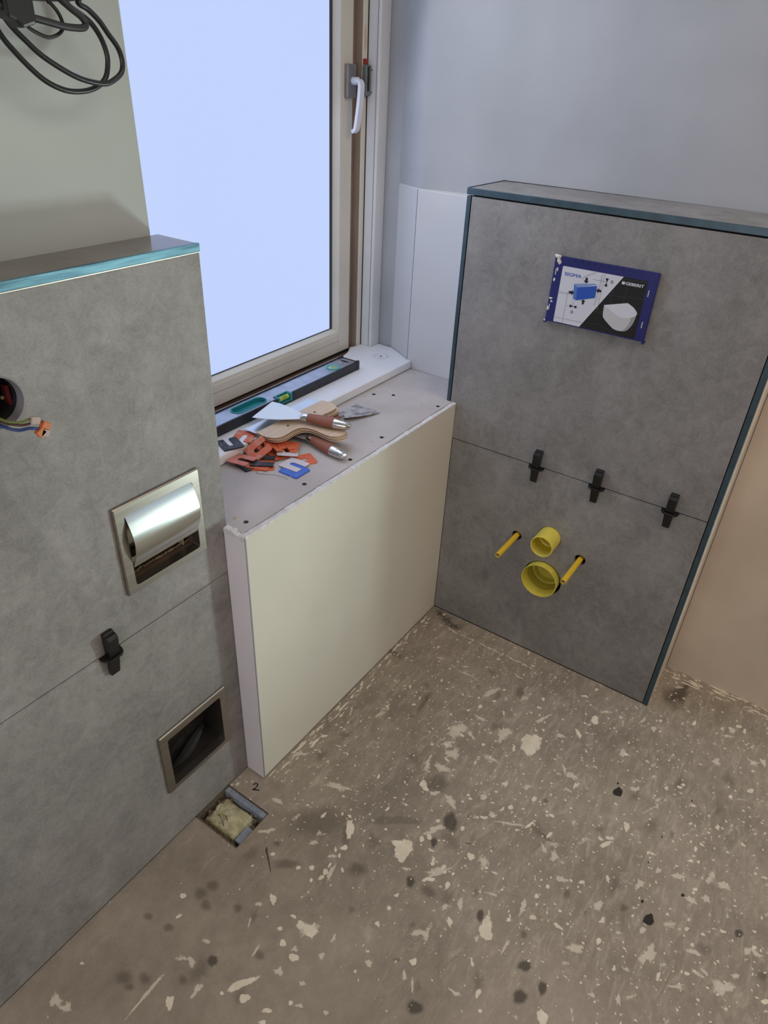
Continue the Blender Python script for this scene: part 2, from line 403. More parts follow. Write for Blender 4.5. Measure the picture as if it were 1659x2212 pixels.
def build(mb, name, m, parent=None, bevel=0.0, seg=2, origin=None, recalc=True, kind=None, label=None):
    me = bpy.data.meshes.new(name)
    off = Vector(origin) if origin is not None else Vector((0, 0, 0))
    po = wloc(parent) if parent is not None else Vector((0, 0, 0))
    tot = off if parent is None else (off if origin is not None else po)
    me.from_pydata([tuple(Vector(p) - tot) for p in mb.v], [], mb.f)
    bm = bmesh.new(); bm.from_mesh(me)
    bmesh.ops.remove_doubles(bm, verts=bm.verts, dist=1e-6)
    if recalc: bmesh.ops.recalc_face_normals(bm, faces=bm.faces)
    bm.to_mesh(me); bm.free()
    if any(mb.sm):
        me.polygons.foreach_set('use_smooth', [True] * len(me.polygons))
        me.update()
    o = bpy.data.objects.new(name, me); COL.objects.link(o)
    mats = m if isinstance(m, (list, tuple)) else [m]
    for q in mats: me.materials.append(q)
    if any(mb.sm):
        md = o.modifiers.new('edges', 'EDGE_SPLIT'); md.split_angle = math.radians(40)
    if bevel:
        b = o.modifiers.new('bevel', 'BEVEL'); b.width = bevel; b.segments = seg; b.limit_method = 'ANGLE'; b.angle_limit = math.radians(40)
        b.harden_normals = False
    if parent is not None:
        o.parent = parent; o.location = tot - po
    else:
        o.location = off
    if kind: o['kind'] = kind
    if label: o['label'] = label
    return o

def tag(o, label, cat, group=None):
    o['label'] = label; o['category'] = cat
    if group: o['group'] = group
    return o

def thing(name, label, cat, loc, group=None):
    o = bpy.data.objects.new(name, None); COL.objects.link(o)
    o.empty_display_size = 0.05; o.location = loc
    return tag(o, label, cat, group)

def structure(name, loc=(0, 0, 0)):
    o = bpy.data.objects.new(name, None); COL.objects.link(o); o.location = loc; o['kind'] = 'structure'; return o

def box(name, m, parent, x0, x1, y0, y1, z0, z1, bevel=0.0, **k):
    return build(MB().box(x0, x1, y0, y1, z0, z1), name, m, parent, bevel, **k)

def plate(u0, u1, v0, v1, t0, t1, holes, fn):
    """slab in (u, v) between t0 and t1 with rect ('r',u0,u1,v0,v1) or round ('c',cu,cv,r) holes"""
    cells = []
    for h in holes:
        if h[0] == 'r': cells.append((h[1], h[2], h[3], h[4], None))
        else:
            q = h[3] * 1.25; cells.append((h[1] - q, h[1] + q, h[2] - q, h[2] + q, h))
    us = sorted(set([u0, u1] + [c for h in cells for c in h[:2]])); vs = sorted(set([v0, v1] + [c for h in cells for c in h[2:4]]))
    us = [u for u in us if u0 <= u <= u1]; vs = [v for v in vs if v0 <= v <= v1]
    mb = MB()
    def inside(u, v): return any(c[0] < u < c[1] and c[2] < v < c[3] for c in cells)
    solid = {}
    for i in range(len(us) - 1):
        for j in range(len(vs) - 1):
            solid[i, j] = not inside((us[i] + us[i + 1]) / 2, (vs[j] + vs[j + 1]) / 2)
    for (i, j), s in solid.items():
        if not s: continue
        a, b, c, d = us[i], us[i + 1], vs[j], vs[j + 1]
        for t in (t0, t1): mb.add([fn(a, c, t), fn(b, c, t), fn(b, d, t), fn(a, d, t)], [(0, 1, 2, 3)])
        for (di, dj, e) in ((-1, 0, ((a, c), (a, d))), (1, 0, ((b, c), (b, d))), (0, -1, ((a, c), (b, c))), (0, 1, ((a, d), (b, d)))):
            out = (i + di, j + dj) not in solid
            nb = solid.get((i + di, j + dj), False)
            if nb: continue
            if not out:
                mu, mv = (us[i + di] + us[i + di + 1]) / 2, (vs[j + dj] + vs[j + dj + 1]) / 2
                if any(cc[4] is not None and cc[0] < mu < cc[1] and cc[2] < mv < cc[3] for cc in cells): continue
            mb.add([fn(*e[0], t0), fn(*e[1], t0), fn(*e[1], t1), fn(*e[0], t1)], [(0, 1, 2, 3)])
    for c in cells:
        h = c[4]
        if h is None: continue
        n = 32; ring = []; sq = []
        gu = [u for u in us if c[0] <= u <= c[1]]; gv = [v for v in vs if c[2] <= v <= c[3]]
        for k in range(n):
            a = 2 * PI * (k + 0.5) / n; cu, cv = math.cos(a), math.sin(a); q = h[3] * 1.25 / max(abs(cu), abs(cv))
            ring.append((h[1] + h[3] * cu, h[2] + h[3] * cv)); sq.append((h[1] + q * cu, h[2] + q * cv))
        for t in (t0, t1):
            for k in range(n):
                k2 = (k + 1) % n
                mb.add([fn(*ring[k], t), fn(*ring[k2], t), fn(*sq[k2], t), fn(*sq[k], t)], [(0, 1, 2, 3)])
                # fill the corner triangle where the square turns
                if abs(sq[k][0] - sq[k2][0]) > 1e-7 and abs(sq[k][1] - sq[k2][1]) > 1e-7:
                    co = (h[1] + math.copysign(h[3] * 1.25, sq[k][0] + sq[k2][0] - 2 * h[1]), h[2] + math.copysign(h[3] * 1.25, sq[k][1] + sq[k2][1] - 2 * h[2]))
                    mb.add([fn(*sq[k], t), fn(*sq[k2], t), fn(*co, t)], [(0, 1, 2)])
        for k in range(n):
            k2 = (k + 1) % n
            mb.add([fn(*ring[k], t0), fn(*ring[k2], t0), fn(*ring[k2], t1), fn(*ring[k], t1)], [(0, 1, 2, 3)])
    return mb

def rrect(u0, u1, v0, v1, r, n=5):
    out = []
    for cu, cv, a0 in ((u1 - r, v1 - r, 0), (u0 + r, v1 - r, 90), (u0 + r, v0 + r, 180), (u1 - r, v0 + r, 270)):
        for k in range(n + 1):
            a = math.radians(a0 + 90 * k / n); out.append((cu + r * math.cos(a), cv + r * math.sin(a)))
    return out

def ring_frame(outer, inner, fn, t0, t1, mb=None):
    """frame between two outlines with equal point counts"""
    mb = mb or MB(); n = len(outer)
    vs = [fn(*p, t) for t in (t0, t1) for q in (outer, inner) for p in q]
    fs = []
    for k in range(n):
        k2 = (k + 1) % n
        fs += [(k, k2, n + k2, n + k), (2 * n + k, 3 * n + k, 3 * n + k2, 2 * n + k2), (k, 2 * n + k, 2 * n + k2, k2), (n + k, n + k2, 3 * n + k2, 3 * n + k)]
    return mb.add(vs, fs)

def text_mesh(body, size, m, name, parent, place, bold=0.0, extrude=0.0001, shear=0.0, width=None):
    cu = bpy.data.curves.new(name, 'FONT'); cu.body = body; cu.size = size; cu.offset = 0.0; cu.extrude = 0.0; cu.shear = shear; cu.resolution_u = 3
    tmp = bpy.data.objects.new(name, cu); COL.objects.link(tmp)
    bpy.context.view_layer.update()
    dg = bpy.context.evaluated_depsgraph_get()
    me = bpy.data.meshes.new_from_object(tmp.evaluated_get(dg))
    COL.objects.unlink(tmp); bpy.data.objects.remove(tmp)
    co = [tuple(v.co) for v in me.vertices]
    sx = 1.0
    if width: sx = width / (max(c[0] for c in co) - min(c[0] for c in co))
    x0 = min(c[0] for c in co)
    mb = MB(); fc = [tuple(p.vertices) for p in me.polygons]
    shifts = [(0, 0)] if not bold else [(a * bold, b * bold) for a in (-1, 0, 1) for b in (-0.6, 0.6)]
    for q, (da, db) in enumerate(shifts):             # overprinted strokes make the bold face
        mb.add([place((c[0] - x0) * sx + da, c[1] + db, q * 9e-6) for c in co], fc)
    return build(mb, name, m, parent, recalc=False)

# ============================================================ the setting
XW = 0.1886           # right-hand wall
CEIL = 2.5
YL = 0.0536           # face of the left tiled half wall
fl_xy = lambda a, b: (lambda u, v, t: (u, v, t))
yz = lambda u, v, t: (t, u, v)        # plates on planes x = const
xz = lambda u, v, t: (u, t, v)        # plates on planes y = const

# floor: fine grid where the photograph shows it (the plaster splashes ride on its attributes)
BLOBS = [(0,1,-0.3068,-0.4699,15,-20.2,-26.3,-11.8),(0,1,-0.1336,-0.5761,6,-8,-11.3,-4.1),(0,1,-0.7301,-0.3609,11.4,-15.6,-17.5,-11.5),(0,1,-0.7281,-0.3382,3,-4.2,-5.4,-3.6),(0,1,-0.7705,-0.5839,8.2,-11.3,-16.3,-8.4),(0,1,-0.8003,-0.5184,2.7,-3.8,-7,-4),(0,1,-0.7507,-0.4435,5.2,-7.2,-3.4,-2.1),(0,1,-0.7405,-0.4783,2.6,-3.6,-6.7,-3.9),(0,1,-0.6569,-0.4882,4.8,-6.6,-6.5,-3.5),(0,1,-0.456,-0.7171,10.4,-7.4,-4,-3.2),(0,1,-0.8467,-0.7365,4.9,-6.9,-11.7,-5.1),(0,1,-0.9041,-0.4989,3.6,-5.1,-5.5,-3.5),(0,1,-0.6952,-0.6504,3.4,-4.6,-5,-2.2),(0,1,-0.7284,-0.612,2.7,-3.8,-3.3,-1.6),(0,1,-0.5677,-0.3141,5.9,-3.7,-9.7,-11.6),(0,1,-0.0295,-0.7185,3.1,-4.1,-4,-1.1),(0,1,0.0175,-0.7945,3,-4.1,-6.5,-1.6),(0,1,-0.2016,-0.5568,5.7,-2,-6.7,-9.1),(0,1,0.0773,-0.8942,5.3,-7.2,-5,-1),(0,1,0.0701,-0.9101,2.3,-3,-9.9,-1.8),(0,1,-0.2754,-0.3098,3,-4,-5.7,-3),(0,1,-0.8496,-0.4055,2.5,-3.4,-3.8,-2.5),(0,1,-0.1606,-0.9209,2.7,-3.7,-4.1,-0.8),(0,1,-0.1146,-0.957,4.8,-6.6,-5.5,-1),(0,1,-0.3475,-0.8844,2.5,-3.4,-5.7,-1.3),(0,1,-0.4505,-0.4681,4,-5.5,-4.6,-2.3),(0,1,-0.4465,-0.5419,3.3,-4.4,-5.7,-2.5),(0,1,-0.4985,-0.5066,3.8,-5.3,-4.4,-2.1),(0,1,-0.4615,-0.5921,0,-5.9,-3.8,0.1),(0,1,-0.5133,-0.5603,12.4,-4.7,-1.6,-2.6),(0,1,-0.3845,-0.7413,3.8,-5.3,-10.3,-3.3),(0,1,-0.9021,-0.6403,2.5,-3.4,-2.5,-1.3),(0,1,-0.8797,-0.6236,1.2,-3.9,-8,-1),(0,1,-0.4918,-1.0301,2.7,-3.8,-3.7,-0.7),(0,1,-0.6521,-0.6389,2.9,-4,-3.5,-1.6),(0,1,-0.6102,-0.4421,3.1,-4.2,-4.9,-2.7),(0,1,-0.6711,-0.3915,2.7,-3.8,-5.6,-3.5),(0,1,-0.6856,-0.381,2.8,-3.8,-5.5,-3.5),(0,1,-0.5799,-1.0656,4.6,-6.4,-5,-0.8),(0,1,-0.5681,-0.7054,3.5,-4.9,-3.8,-1.5),(1,1,-0.3798,-0.2984,16.3,-21.9,-22.5,-12.6),(1,1,-0.4485,-0.3258,9.7,-13.1,-19.1,-10.9),(1,1,-0.3181,-0.4,10.9,-14.6,-26.5,-13),(1,1,-0.1918,-0.6704,6.4,-8.7,-13.9,-4.6),(1,1,-0.0763,-0.8698,7.8,-10.6,-11.8,-2.5),(1,1,-0.2775,-0.7268,7.8,-13.3,-6.7,-1.6),(1,1,-0.5123,-0.4439,5.9,-8,-9.8,-5.2),(1,1,-0.7968,-0.577,3.2,-4.5,-6.8,-3.6),(1,1,-0.7811,-0.4964,5,-6.9,-6.3,-3.7),(1,1,-0.7569,-0.5181,4.2,-5.8,-12.1,-6.8),(1,1,-0.6521,-0.5169,8.3,-11.4,-13.7,-7.1),(1,1,-0.5502,-0.6349,6.7,-9.2,-12.3,-5.2),(1,1,-0.4467,-0.8301,4.8,-6.6,-7.3,-2.1),(1,1,-0.4328,-0.8708,5.4,-15.1,-8.1,-0.3),(1,1,-0.501,-0.8063,6.4,-8.9,-10.9,-3.3),(1,1,-0.3972,-0.9537,5.9,-17,-8.3,0),(1,1,-0.4692,-0.9039,-1.9,-15.8,-6.8,1.5),(1,1,-0.6274,-0.8631,9.4,-13.1,-18.8,-5.6),(1,1,-0.6515,-0.9227,9.1,-12.7,-5.6,-1.5),(1,1,-0.6028,-0.994,13,-18.2,-16.5,-3.4),(1,1,-0.507,-1.0199,5.5,-7.6,-9.1,-1.7),(1,1,-0.5705,-0.9352,2.7,-17.3,-6.1,0.7),(1,1,-0.7588,-0.7959,2.8,-9.5,-4.3,-0.1),(1,1,-0.6908,-0.6252,1.6,-6.1,-19.7,-2.1),(1,1,-0.5886,-0.8401,6.9,-9.6,-6.2,-1.9),(1,1,-0.622,-0.8012,5.5,-7.7,-3.5,-1.2),(1,1,-0.8054,-0.7756,1.5,-2.1,-7,-2.7),(1,1,-0.5716,-0.3456,8.1,-11.1,-6.4,-3.8),(1,1,-0.5403,-0.4796,4.8,-6.5,-9.4,-4.8),(1,1,-0.0821,-0.6283,4.6,-6.1,-6.2,-2.1),(1,1,-0.0683,-0.7111,8.1,-2,-5.1,-9.2),(1,1,-0.3719,-0.3337,6.7,-1.9,-9.7,-16.8),(1,1,-0.3331,-0.5895,-0.5,-15.7,-11.4,0.3),(1,1,-0.5359,-0.5246,16.7,-32.2,-4.5,-1.5),(1,1,-0.5463,-0.6087,4.9,-2.9,-9.8,-11.1),(1,1,-0.555,-0.8132,4.5,-6.3,-3.8,-1.1),(1,1,-0.5945,-0.7506,2.2,-8.5,-15.7,-0.5),(1,1,-0.737,-0.8394,3.1,-4.2,-11.1,-3.7),(1,1,-0.9032,-0.5876,2.1,-15.8,-4.1,0.2),(1,1,-0.9345,-0.4976,2.5,-3.5,-9.8,-6.3),(1,1,-0.9387,-0.5184,2.1,-2.8,-11.2,-7.1),(1,1,-0.5952,-0.9606,-1.4,-6.9,-4.9,1.6),(1,1,-0.5672,-1.0099,5.3,-7.4,-6,-1.2),(1,1,-0.6794,-0.6252,2.8,-3.9,-8.6,-3.9),(1,1,-0.7748,-0.6294,0.4,-4.2,-18.5,0.9),(1,1,-0.0221,-0.949,7.1,-9.7,-10.6,-1.8),(1,1,-0.0078,-0.9684,7,-3.6,-11.9,-8.7),(1,1,-0.2998,-0.7778,42.1,-21.3,-1.4,-1.5),(2,1,-0.6125,-0.412,9.4,-12.9,-19.7,-11.3),(2,1,-0.7792,-0.4118,5.2,-7.1,-10.6,-6.8),(2,1,-0.6767,-0.407,4.2,-5.8,-10.1,-6.1),(2,1,-0.7543,-0.5623,4.4,-6.2,-9.6,-5.1),(2,1,-0.7866,-0.6745,7.4,-10.2,-9.6,-4.4),(2,1,-0.8395,-0.6895,8,-11.3,-10.4,-4.8),(2,1,-0.802,-0.7171,5.1,-7.1,-10.1,-4.3),(2,1,-0.9662,-0.541,8.3,-11.7,-9.2,-5.8),(2,1,-0.4815,-1,5,-7,-9.5,-1.8),(2,0.6,-0.7369,-0.6491,4.9,-6.8,-7.2,-3.3),(2,0.6,-0.5684,-0.7947,5.7,-7.8,-8.3,-2.7),(2,0.6,-0.4341,-0.5659,4.6,-6.3,-6.9,-3),(2,0.6,-0.1656,-0.3747,7.8,-10.4,-23,-10.8),(2,0.6,-0.3466,-0.1809,-1,-7.9,-46.1,-3.5),(2,0.6,-0.5485,-0.3349,19.9,-27,-21.5,-12.9),(2,0.6,-0.6788,-0.3147,31.2,-42.7,-13.2,-8.8),(2,0.6,-0.6103,-0.6885,4.3,-6,-11.4,-4.6),(2,0.6,0.0694,-0.7164,25.6,-13.5,-36.5,-25.6),(2,0.6,-0.2487,-0.0128,-1.8,-36.4,-10.5,-2.3),(2,0.6,-0.7745,-0.4535,1.6,-18.5,-12.3,-0.5),(2,0.6,-0.5182,-0.5965,-5.7,-27.9,-4.8,0.8),(2,0.6,-0.5354,-1.0543,8,-11.1,-10.9,-1.8),(3,1,-0.3099,-0.6965,7.3,-10,-11.2,-3.7),(3,1,-0.5612,-0.8437,6.7,-9.3,-11,-3.2),(3,1,-0.2866,-0.6887,1.7,-2.3,-3.2,-1.1),(3,1,-0.4693,-0.8874,2.3,-3.2,-4,-1),(3,1,-0.5326,-0.8218,2,-2.8,-3.4,-1),(3,1,-0.228,-0.8479,1.3,-1.8,-2.6,-0.6),(3,1,-0.3639,-0.8145,1.3,-1.8,-2.2,-0.7),(3,1,-0.4409,-0.8073,1.2,-1.7,-2.2,-0.7),(3,1,-0.6341,-0.47,5.8,-9.6,-1,-0.4),(0,1,-0.76,-0.2394,4.6,-6.3,-17.6,-13.3),(0,1,-0.7355,-0.221,2,-2.8,-3.1,-2.3),(0,1,-0.9779,-0.2823,4.5,-6.2,-5.5,-4.7),(0,1,-0.9751,-0.3048,7.6,-10.5,-8.3,-6.9),(0,1,-0.9737,-0.2611,1,-7,-2.8,-0.4),(0,1,-1.0302,-0.3101,5.2,-7.1,-5.1,-4.4),(0,1,-1.119,-0.2627,22.9,-13.4,-2.2,-5.9),(0,1,-1.1323,-0.283,5.3,-7.4,-4.9,-4.8),(0,1,-0.9728,-0.206,3.2,-4.4,-7.5,-6.7),(0,1,-0.8929,-0.2045,2.4,-3.3,-3.2,-2.7),(0,1,-0.8769,-0.2273,3.4,-4.6,-3.8,-3.2),(0,1,-0.8674,-0.2559,3.4,-4.6,-4.5,-3.6),(0,1,-0.8812,-0.2566,5.9,-2.4,-1.5,-3.8),(0,1,-0.8982,-0.2434,1.6,-2.3,-3.8,-3.1),(0,1,-0.8013,-0.2558,4.4,-6.1,-4.2,-3.2),(0,1,-1.0067,-0.2547,2.6,-3.7,-2.7,-2.4),(0,1,-1.1235,-0.3293,4.8,-6.8,-2.7,-2.5),(0,1,-1.1416,-0.3345,3.9,-5.6,-2.2,-2.1),(0,1,-1.0901,-0.3551,2.4,-3.4,-2.4,-2),(0,1,-0.903,-0.1407,4.8,-3,-1.5,-2.7),(0,1,-1.0226,-0.2764,3,-4.2,-5.3,-4.7),(0,1,-0.8214,-0.258,1.5,-2,-4.1,-3.1),(0,1,-0.816,-0.2432,1.5,-2,-4.1,-3.2),(0,1,-0.8504,-0.2544,0.3,-2.5,-5.7,-0.8),(0,1,-0.843,-0.2824,1.5,-2,-3.9,-3.1),(0,1,-1.1506,-0.2441,1.9,-2.6,-1.9,-2),(0,1,-0.982,-0.419,1.7,-2.4,-2.1,-1.6),(1,1,-0.9763,-0.2969,11.6,-16.1,-12.1,-10.2),(1,1,-1.0182,-0.3021,5.4,-7.6,-3.7,-3.2),(1,1,-0.9972,-0.3519,4.7,-6.6,-5.3,-4.3),(1,1,-1.0644,-0.304,5.9,-8.2,-6.9,-6.1),(1,1,-0.9971,-0.1888,5,-6.9,-4.4,-4.2),(1,1,-0.8312,-0.196,7.5,-10.2,-4.1,-3.4),(1,1,-0.8074,-0.1902,0.4,-4.5,-8.6,-1.6),(1,1,-1.1056,-0.1569,1.2,-11.9,-4.5,-0.6),(1,1,-1.1464,-0.1615,5.5,-7.7,-6.8,-7.5),(1,1,-0.8707,-0.0957,13.8,-12.8,-4.1,-5.1),(1,1,-1.0653,-0.4159,4,-5.7,-3.3,-2.7),(1,1,-1.064,-0.2444,0.4,-3.8,-13,-0.9),(1,1,-1.0318,-0.1982,0.9,-3,-9.7,-4),(1,1,-0.8623,-0.2664,0.6,-5.8,-23.8,-3.4),(1,1,-1.1734,-0.2041,0.7,-5.9,-17.5,-1.8),(1,1,-1.0855,-0.3695,6.1,-8.5,-2.8,-2.4),(1,1,-0.8028,-0.063,1.6,-19.1,-5.5,-1.4),(2,1,-1.123,-0.1912,5.1,-7,-7,-7.3),(2,0.6,-1.0494,-0.0802,8,-11.1,-9.4,-10.2),(2,0.6,-1.0246,-0.0876,8.1,-11.2,-8.3,-8.8),(2,0.6,-1.0598,-0.1053,6.8,-9.4,-7.8,-8.4),(2,0.6,-1.0265,-0.1611,5.7,-7.9,-6.7,-6.7),(2,0.6,-0.9031,-0.1782,16.9,-23.3,-8.9,-7.8),(2,0.6,-0.7837,-0.1793,48.9,-66.9,-34,-27.5),(2,0.6,-0.6895,-0.3,39,-53.4,-11.8,-8),(2,0.6,-0.7751,-0.2384,7.6,-10.4,-28.5,-21.8),(2,0.6,-0.8232,-0.3061,12.1,-16.6,-13.4,-9.9),(2,0.6,-0.9206,-0.4702,4.3,-6,-2.8,-1.9),(2,0.6,-0.88,-0.1327,4.9,-6.8,-5.3,-4.8),(2,0.6,-1.0647,-0.2551,6.5,-8.9,-6.2,-5.8),(1,1,-1.3291,-0.0136,8.3,-3.4,-2.5,-17),(1,1,-1.3239,-0.0387,6.2,-8.7,-6.1,-8.9),(1,1,-1.2308,-0.1359,55.5,1.6,0.2,-3.5),(1,1,-1.353,-0.027,1.1,-1.6,-2,-3),(0,1,-1.2659,0.0006,2.6,-3.6,-1.4,-1.9),(0,1,-1.2148,-0.1795,4,-5.6,-7,-8),(0,1,-1.0734,-0.055,3.3,-4.5,-3.3,-3.7),(0,1,-1.1667,0.0516,1.3,-1.8,-0.8,-1.1),(0,1,-1.3434,0.0519,0.9,-1.3,-0.6,-1),(0,1,-1.1057,-0.0786,5.1,-3.3,-1.1,-2.5),(2,0.7,-1.2367,-0.0815,10.6,-14.7,-8.1,-10.5),(2,0.7,-1.2401,-0.1016,5.8,-8.1,-4.6,-5.8),(2,0.7,-1.2155,-0.1141,7,-9.9,-7.2,-8.8),(2,0.7,-1.1399,-0.0311,5.7,-7.9,-5.5,-6.7),(2,0.7,-1.131,-0.079,6.2,-8.7,-5.5,-6.4),(2,0.7,-1.1767,-0.1714,5.9,-8.2,-6.2,-6.9)]
def make_floor():
    x0, y0, st = -1.5, -1.16, 0.0025
    nx, ny = 677, 489
    xs = x0 + st * np.arange(nx); ys = y0 + st * np.arange(ny)
    X, Y = np.meshgrid(xs, ys)
    A = {k: np.zeros((ny, nx)) for k in ('splat', 'smear', 'stain', 'faint', 'blot', 'dust')}
    shp = random.Random(99)
    def stamp(key, cx, cy, e1, e2, fun, pad=1.7, amp=1.0, rag=1.3):
        R = pad * (math.hypot(*e1) + math.hypot(*e2))
        i0, i1 = int((cx - R - x0) / st), int((cx + R - x0) / st) + 2; j0, j1 = int((cy - R - y0) / st), int((cy + R - y0) / st) + 2
        i0, j0 = max(i0, 0), max(j0, 0); i1, j1 = min(i1, nx), min(j1, ny)
        if i1 <= i0 or j1 <= j0: return
        dx = X[j0:j1, i0:i1] - cx; dy = Y[j0:j1, i0:i1] - cy
        det = e1[0] * e2[1] - e1[1] * e2[0]
        if abs(det) < 1e-10: return
        a = (dx * e2[1] - dy * e2[0]) / det; b = (dy * e1[0] - dx * e1[1]) / det
        dd = np.sqrt(a * a + b * b)
        if rag:                                   # ragged, never a clean ellipse
            th = np.arctan2(b, a); w = np.ones_like(th)
            for q, am in ((2, 0.16), (3, 0.16), (5, 0.12), (8, 0.09)): w += rag * am * np.cos(q * th + shp.uniform(0, 2 * PI)) * shp.uniform(0.4, 1.3)
            dd = dd / np.maximum(w, 0.35)
        v = np.clip(fun(dd), 0, 1) * amp
        A[key][j0:j1, i0:i1] = np.maximum(A[key][j0:j1, i0:i1], v)
    f_sp = lambda d: 0.40 + (1.05 - d) * 0.8
    f_sm = lambda d: 1.0 - 0.62 * d * d
    f_st = lambda d: 1.25 - 0.78 * d
    f_bk = lambda d: 0.38 + (1.0 - d) * 0.75
    for t, s, cx, cy, ax, ay, bx, by in BLOBS:
        e1 = (ax / 1000, ay / 1000); e2 = (bx / 1000, by / 1000)
        if t == 0: stamp('splat', cx, cy, e1, e2, f_sp, rag=0.75)
        elif t == 1: stamp('smear', cx, cy, e1, e2, f_sm)
        elif t == 2: stamp('stain' if s > 0.9 else 'faint', cx, cy, e1, e2, f_st, 1.7, max(s, 0.75), rag=0.45)
        else: stamp('blot', cx, cy, e1, e2, f_bk, rag=0.4)
    rnd = random.Random(11)
    A['dust'] = np.clip(0.18 + (X + 1.12) / 0.55, 0.12, 1.0) * np.clip((0.07 - Y) / 0.16 + 0.25, 0.3, 1.0)
    A['dust'] = np.where(X < -1.12, 0.16, A['dust'])
    def dens(x, y): return max(0.06, min(1.0, (x + 1.12) / 0.4)) * (1.0 if y < -0.1 else 0.75)
    for k in range(950):
        x, y = rnd.uniform(-1.4, 0.18), rnd.uniform(-1.12, 0.0)
        if rnd.random() > dens(x, y): continue
        r = 0.0011 + 0.0028 * rnd.random() ** 5; el = rnd.uniform(1, 2.6); an = rnd.gauss(2.5, 0.7)
        stamp('splat', x, y, (r * el * math.cos(an), r * el * math.sin(an)), (-r * math.sin(an), r * math.cos(an)), f_sp)
    for k in range(330):
        x, y = rnd.uniform(-1.2, 0.18), rnd.uniform(-1.12, -0.02)
        if rnd.random() > dens(x, y): continue
        r = 0.0025 + 0.008 * rnd.random() ** 2.5; el = rnd.uniform(1, 4.5); an = rnd.gauss(2.4, 0.6)
        stamp('smear', x, y, (r * el * math.cos(an), r * el * math.sin(an)), (-r * math.sin(an), r * math.cos(an)), f_sm, 1.7, rnd.uniform(0.6, 1.0))
    for k in range(60):
        x, y = rnd.uniform(-1.3, 0.15), rnd.uniform(-1.1, -0.05); r = rnd.uniform(0.006, 0.03)
        stamp('faint', x, y, (r, 0), (0, r * rnd.uniform(0.5, 1)), f_st, 1.7, 0.55)
    for k in range(90):                                     # plaster dragged along the foot of the walls
        x, y = rnd.uniform(-0.76, -0.05), -0.004 - 0.028 * rnd.random() ** 1.6
        r = rnd.uniform(0.0012, 0.003); stamp('splat' if k % 2 else 'smear', x, y, (r * rnd.uniform(2, 6), 0), (0, r), f_sp)
    for k in range(130):
        y, x = rnd.uniform(-1.1, -0.67), 0.187 - 0.042 * rnd.random() ** 1.4
        r = rnd.uniform(0.001, 0.0026); stamp('splat' if k % 2 else 'smear', x, y, (0, r * rnd.uniform(2, 8)), (r, 0), f_sp)
    for k in range(40):
        f = k / 39; x, y = -0.062 + rnd.gauss(0, 0.0015), -0.06 - 0.30 * f
        if rnd.random() < 0.75: stamp('splat', x, y, (0, 0.006), (0.0011, 0), f_sp)
    for k in range(3): stamp('stain', -0.02 - 0.012 * k, -0.035 - 0.03 * k, (0.02, 0.0), (0, 0.03), f_st, 1.7, 0.7)
    stamp('stain', 0.10, -0.735, (0.045, -0.02), (0.012, 0.022), f_st, 1.7, 0.8)
    stamp('faint', -0.66, -0.26, (0.15, 0.03), (-0.02, 0.10), f_st, 1.7, 0.5)
    stamp('faint', -0.80, -0.20, (0.09, 0.0), (0, 0.08), f_st, 1.7, 0.42)
    hx0, hx1, hy0 = -0.940, -0.8375, -0.07
    fx, fy = np.meshgrid(np.arange(nx - 1), np.arange(ny - 1))
    cxm, cym = x0 + st * (fx + 0.5), y0 + st * (fy + 0.5)
    keep = ~((cxm > hx0) & (cxm < hx1) & (cym > hy0) & (cym < 0.0575))
    i = (fy * nx + fx)[keep]
    quads = np.stack([i, i + 1, i + 1 + nx, i + nx], 1)
    Z = np.zeros(nx * ny)
    V = np.stack([X.ravel(), Y.ravel(), Z], 1)
    extra = [(-2.7, -1.5, -2.9, 0.56), (x0, x0 + st * (nx - 1), -2.9, y0), (x0, x0 + st * (nx - 1), y0 + st * (ny - 1), 0.56), (x0 + st * (nx - 1), 1.3, -2.9, 0.56)]
    ev = []; eq = []
    for (a, b, c, d) in extra:
        k = nx * ny + len(ev); ev += [(a, c, 0), (b, c, 0), (b, d, 0), (a, d, 0)]; eq.append((k, k + 1, k + 2, k + 3))
    V = np.vstack([V, np.array(ev)]); Q = np.vstack([quads, np.array(eq)])
    me = bpy.data.meshes.new('floor')
    me.vertices.add(len(V)); me.vertices.foreach_set('co', V.ravel().astype(np.float32))
    me.loops.add(Q.size); me.loops.foreach_set('vertex_index', Q.ravel().astype(np.int32))
    me.polygons.add(len(Q)); me.polygons.foreach_set('loop_start', (np.arange(len(Q)) * 4).astype(np.int32))
    me.update(calc_edges=True)
    for k, a in A.items():
        at = me.attributes.new(k, 'FLOAT', 'POINT')
        at.data.foreach_set('value', np.concatenate([a.ravel(), np.full(len(ev), 0.5 if k == 'dust' else 0.0)]).astype(np.float32))
    me.validate()
    o = bpy.data.objects.new('floor', me); COL.objects.link(o); me.materials.append(M['floor']); o['kind'] = 'structure'
    return o
floor = make_floor()

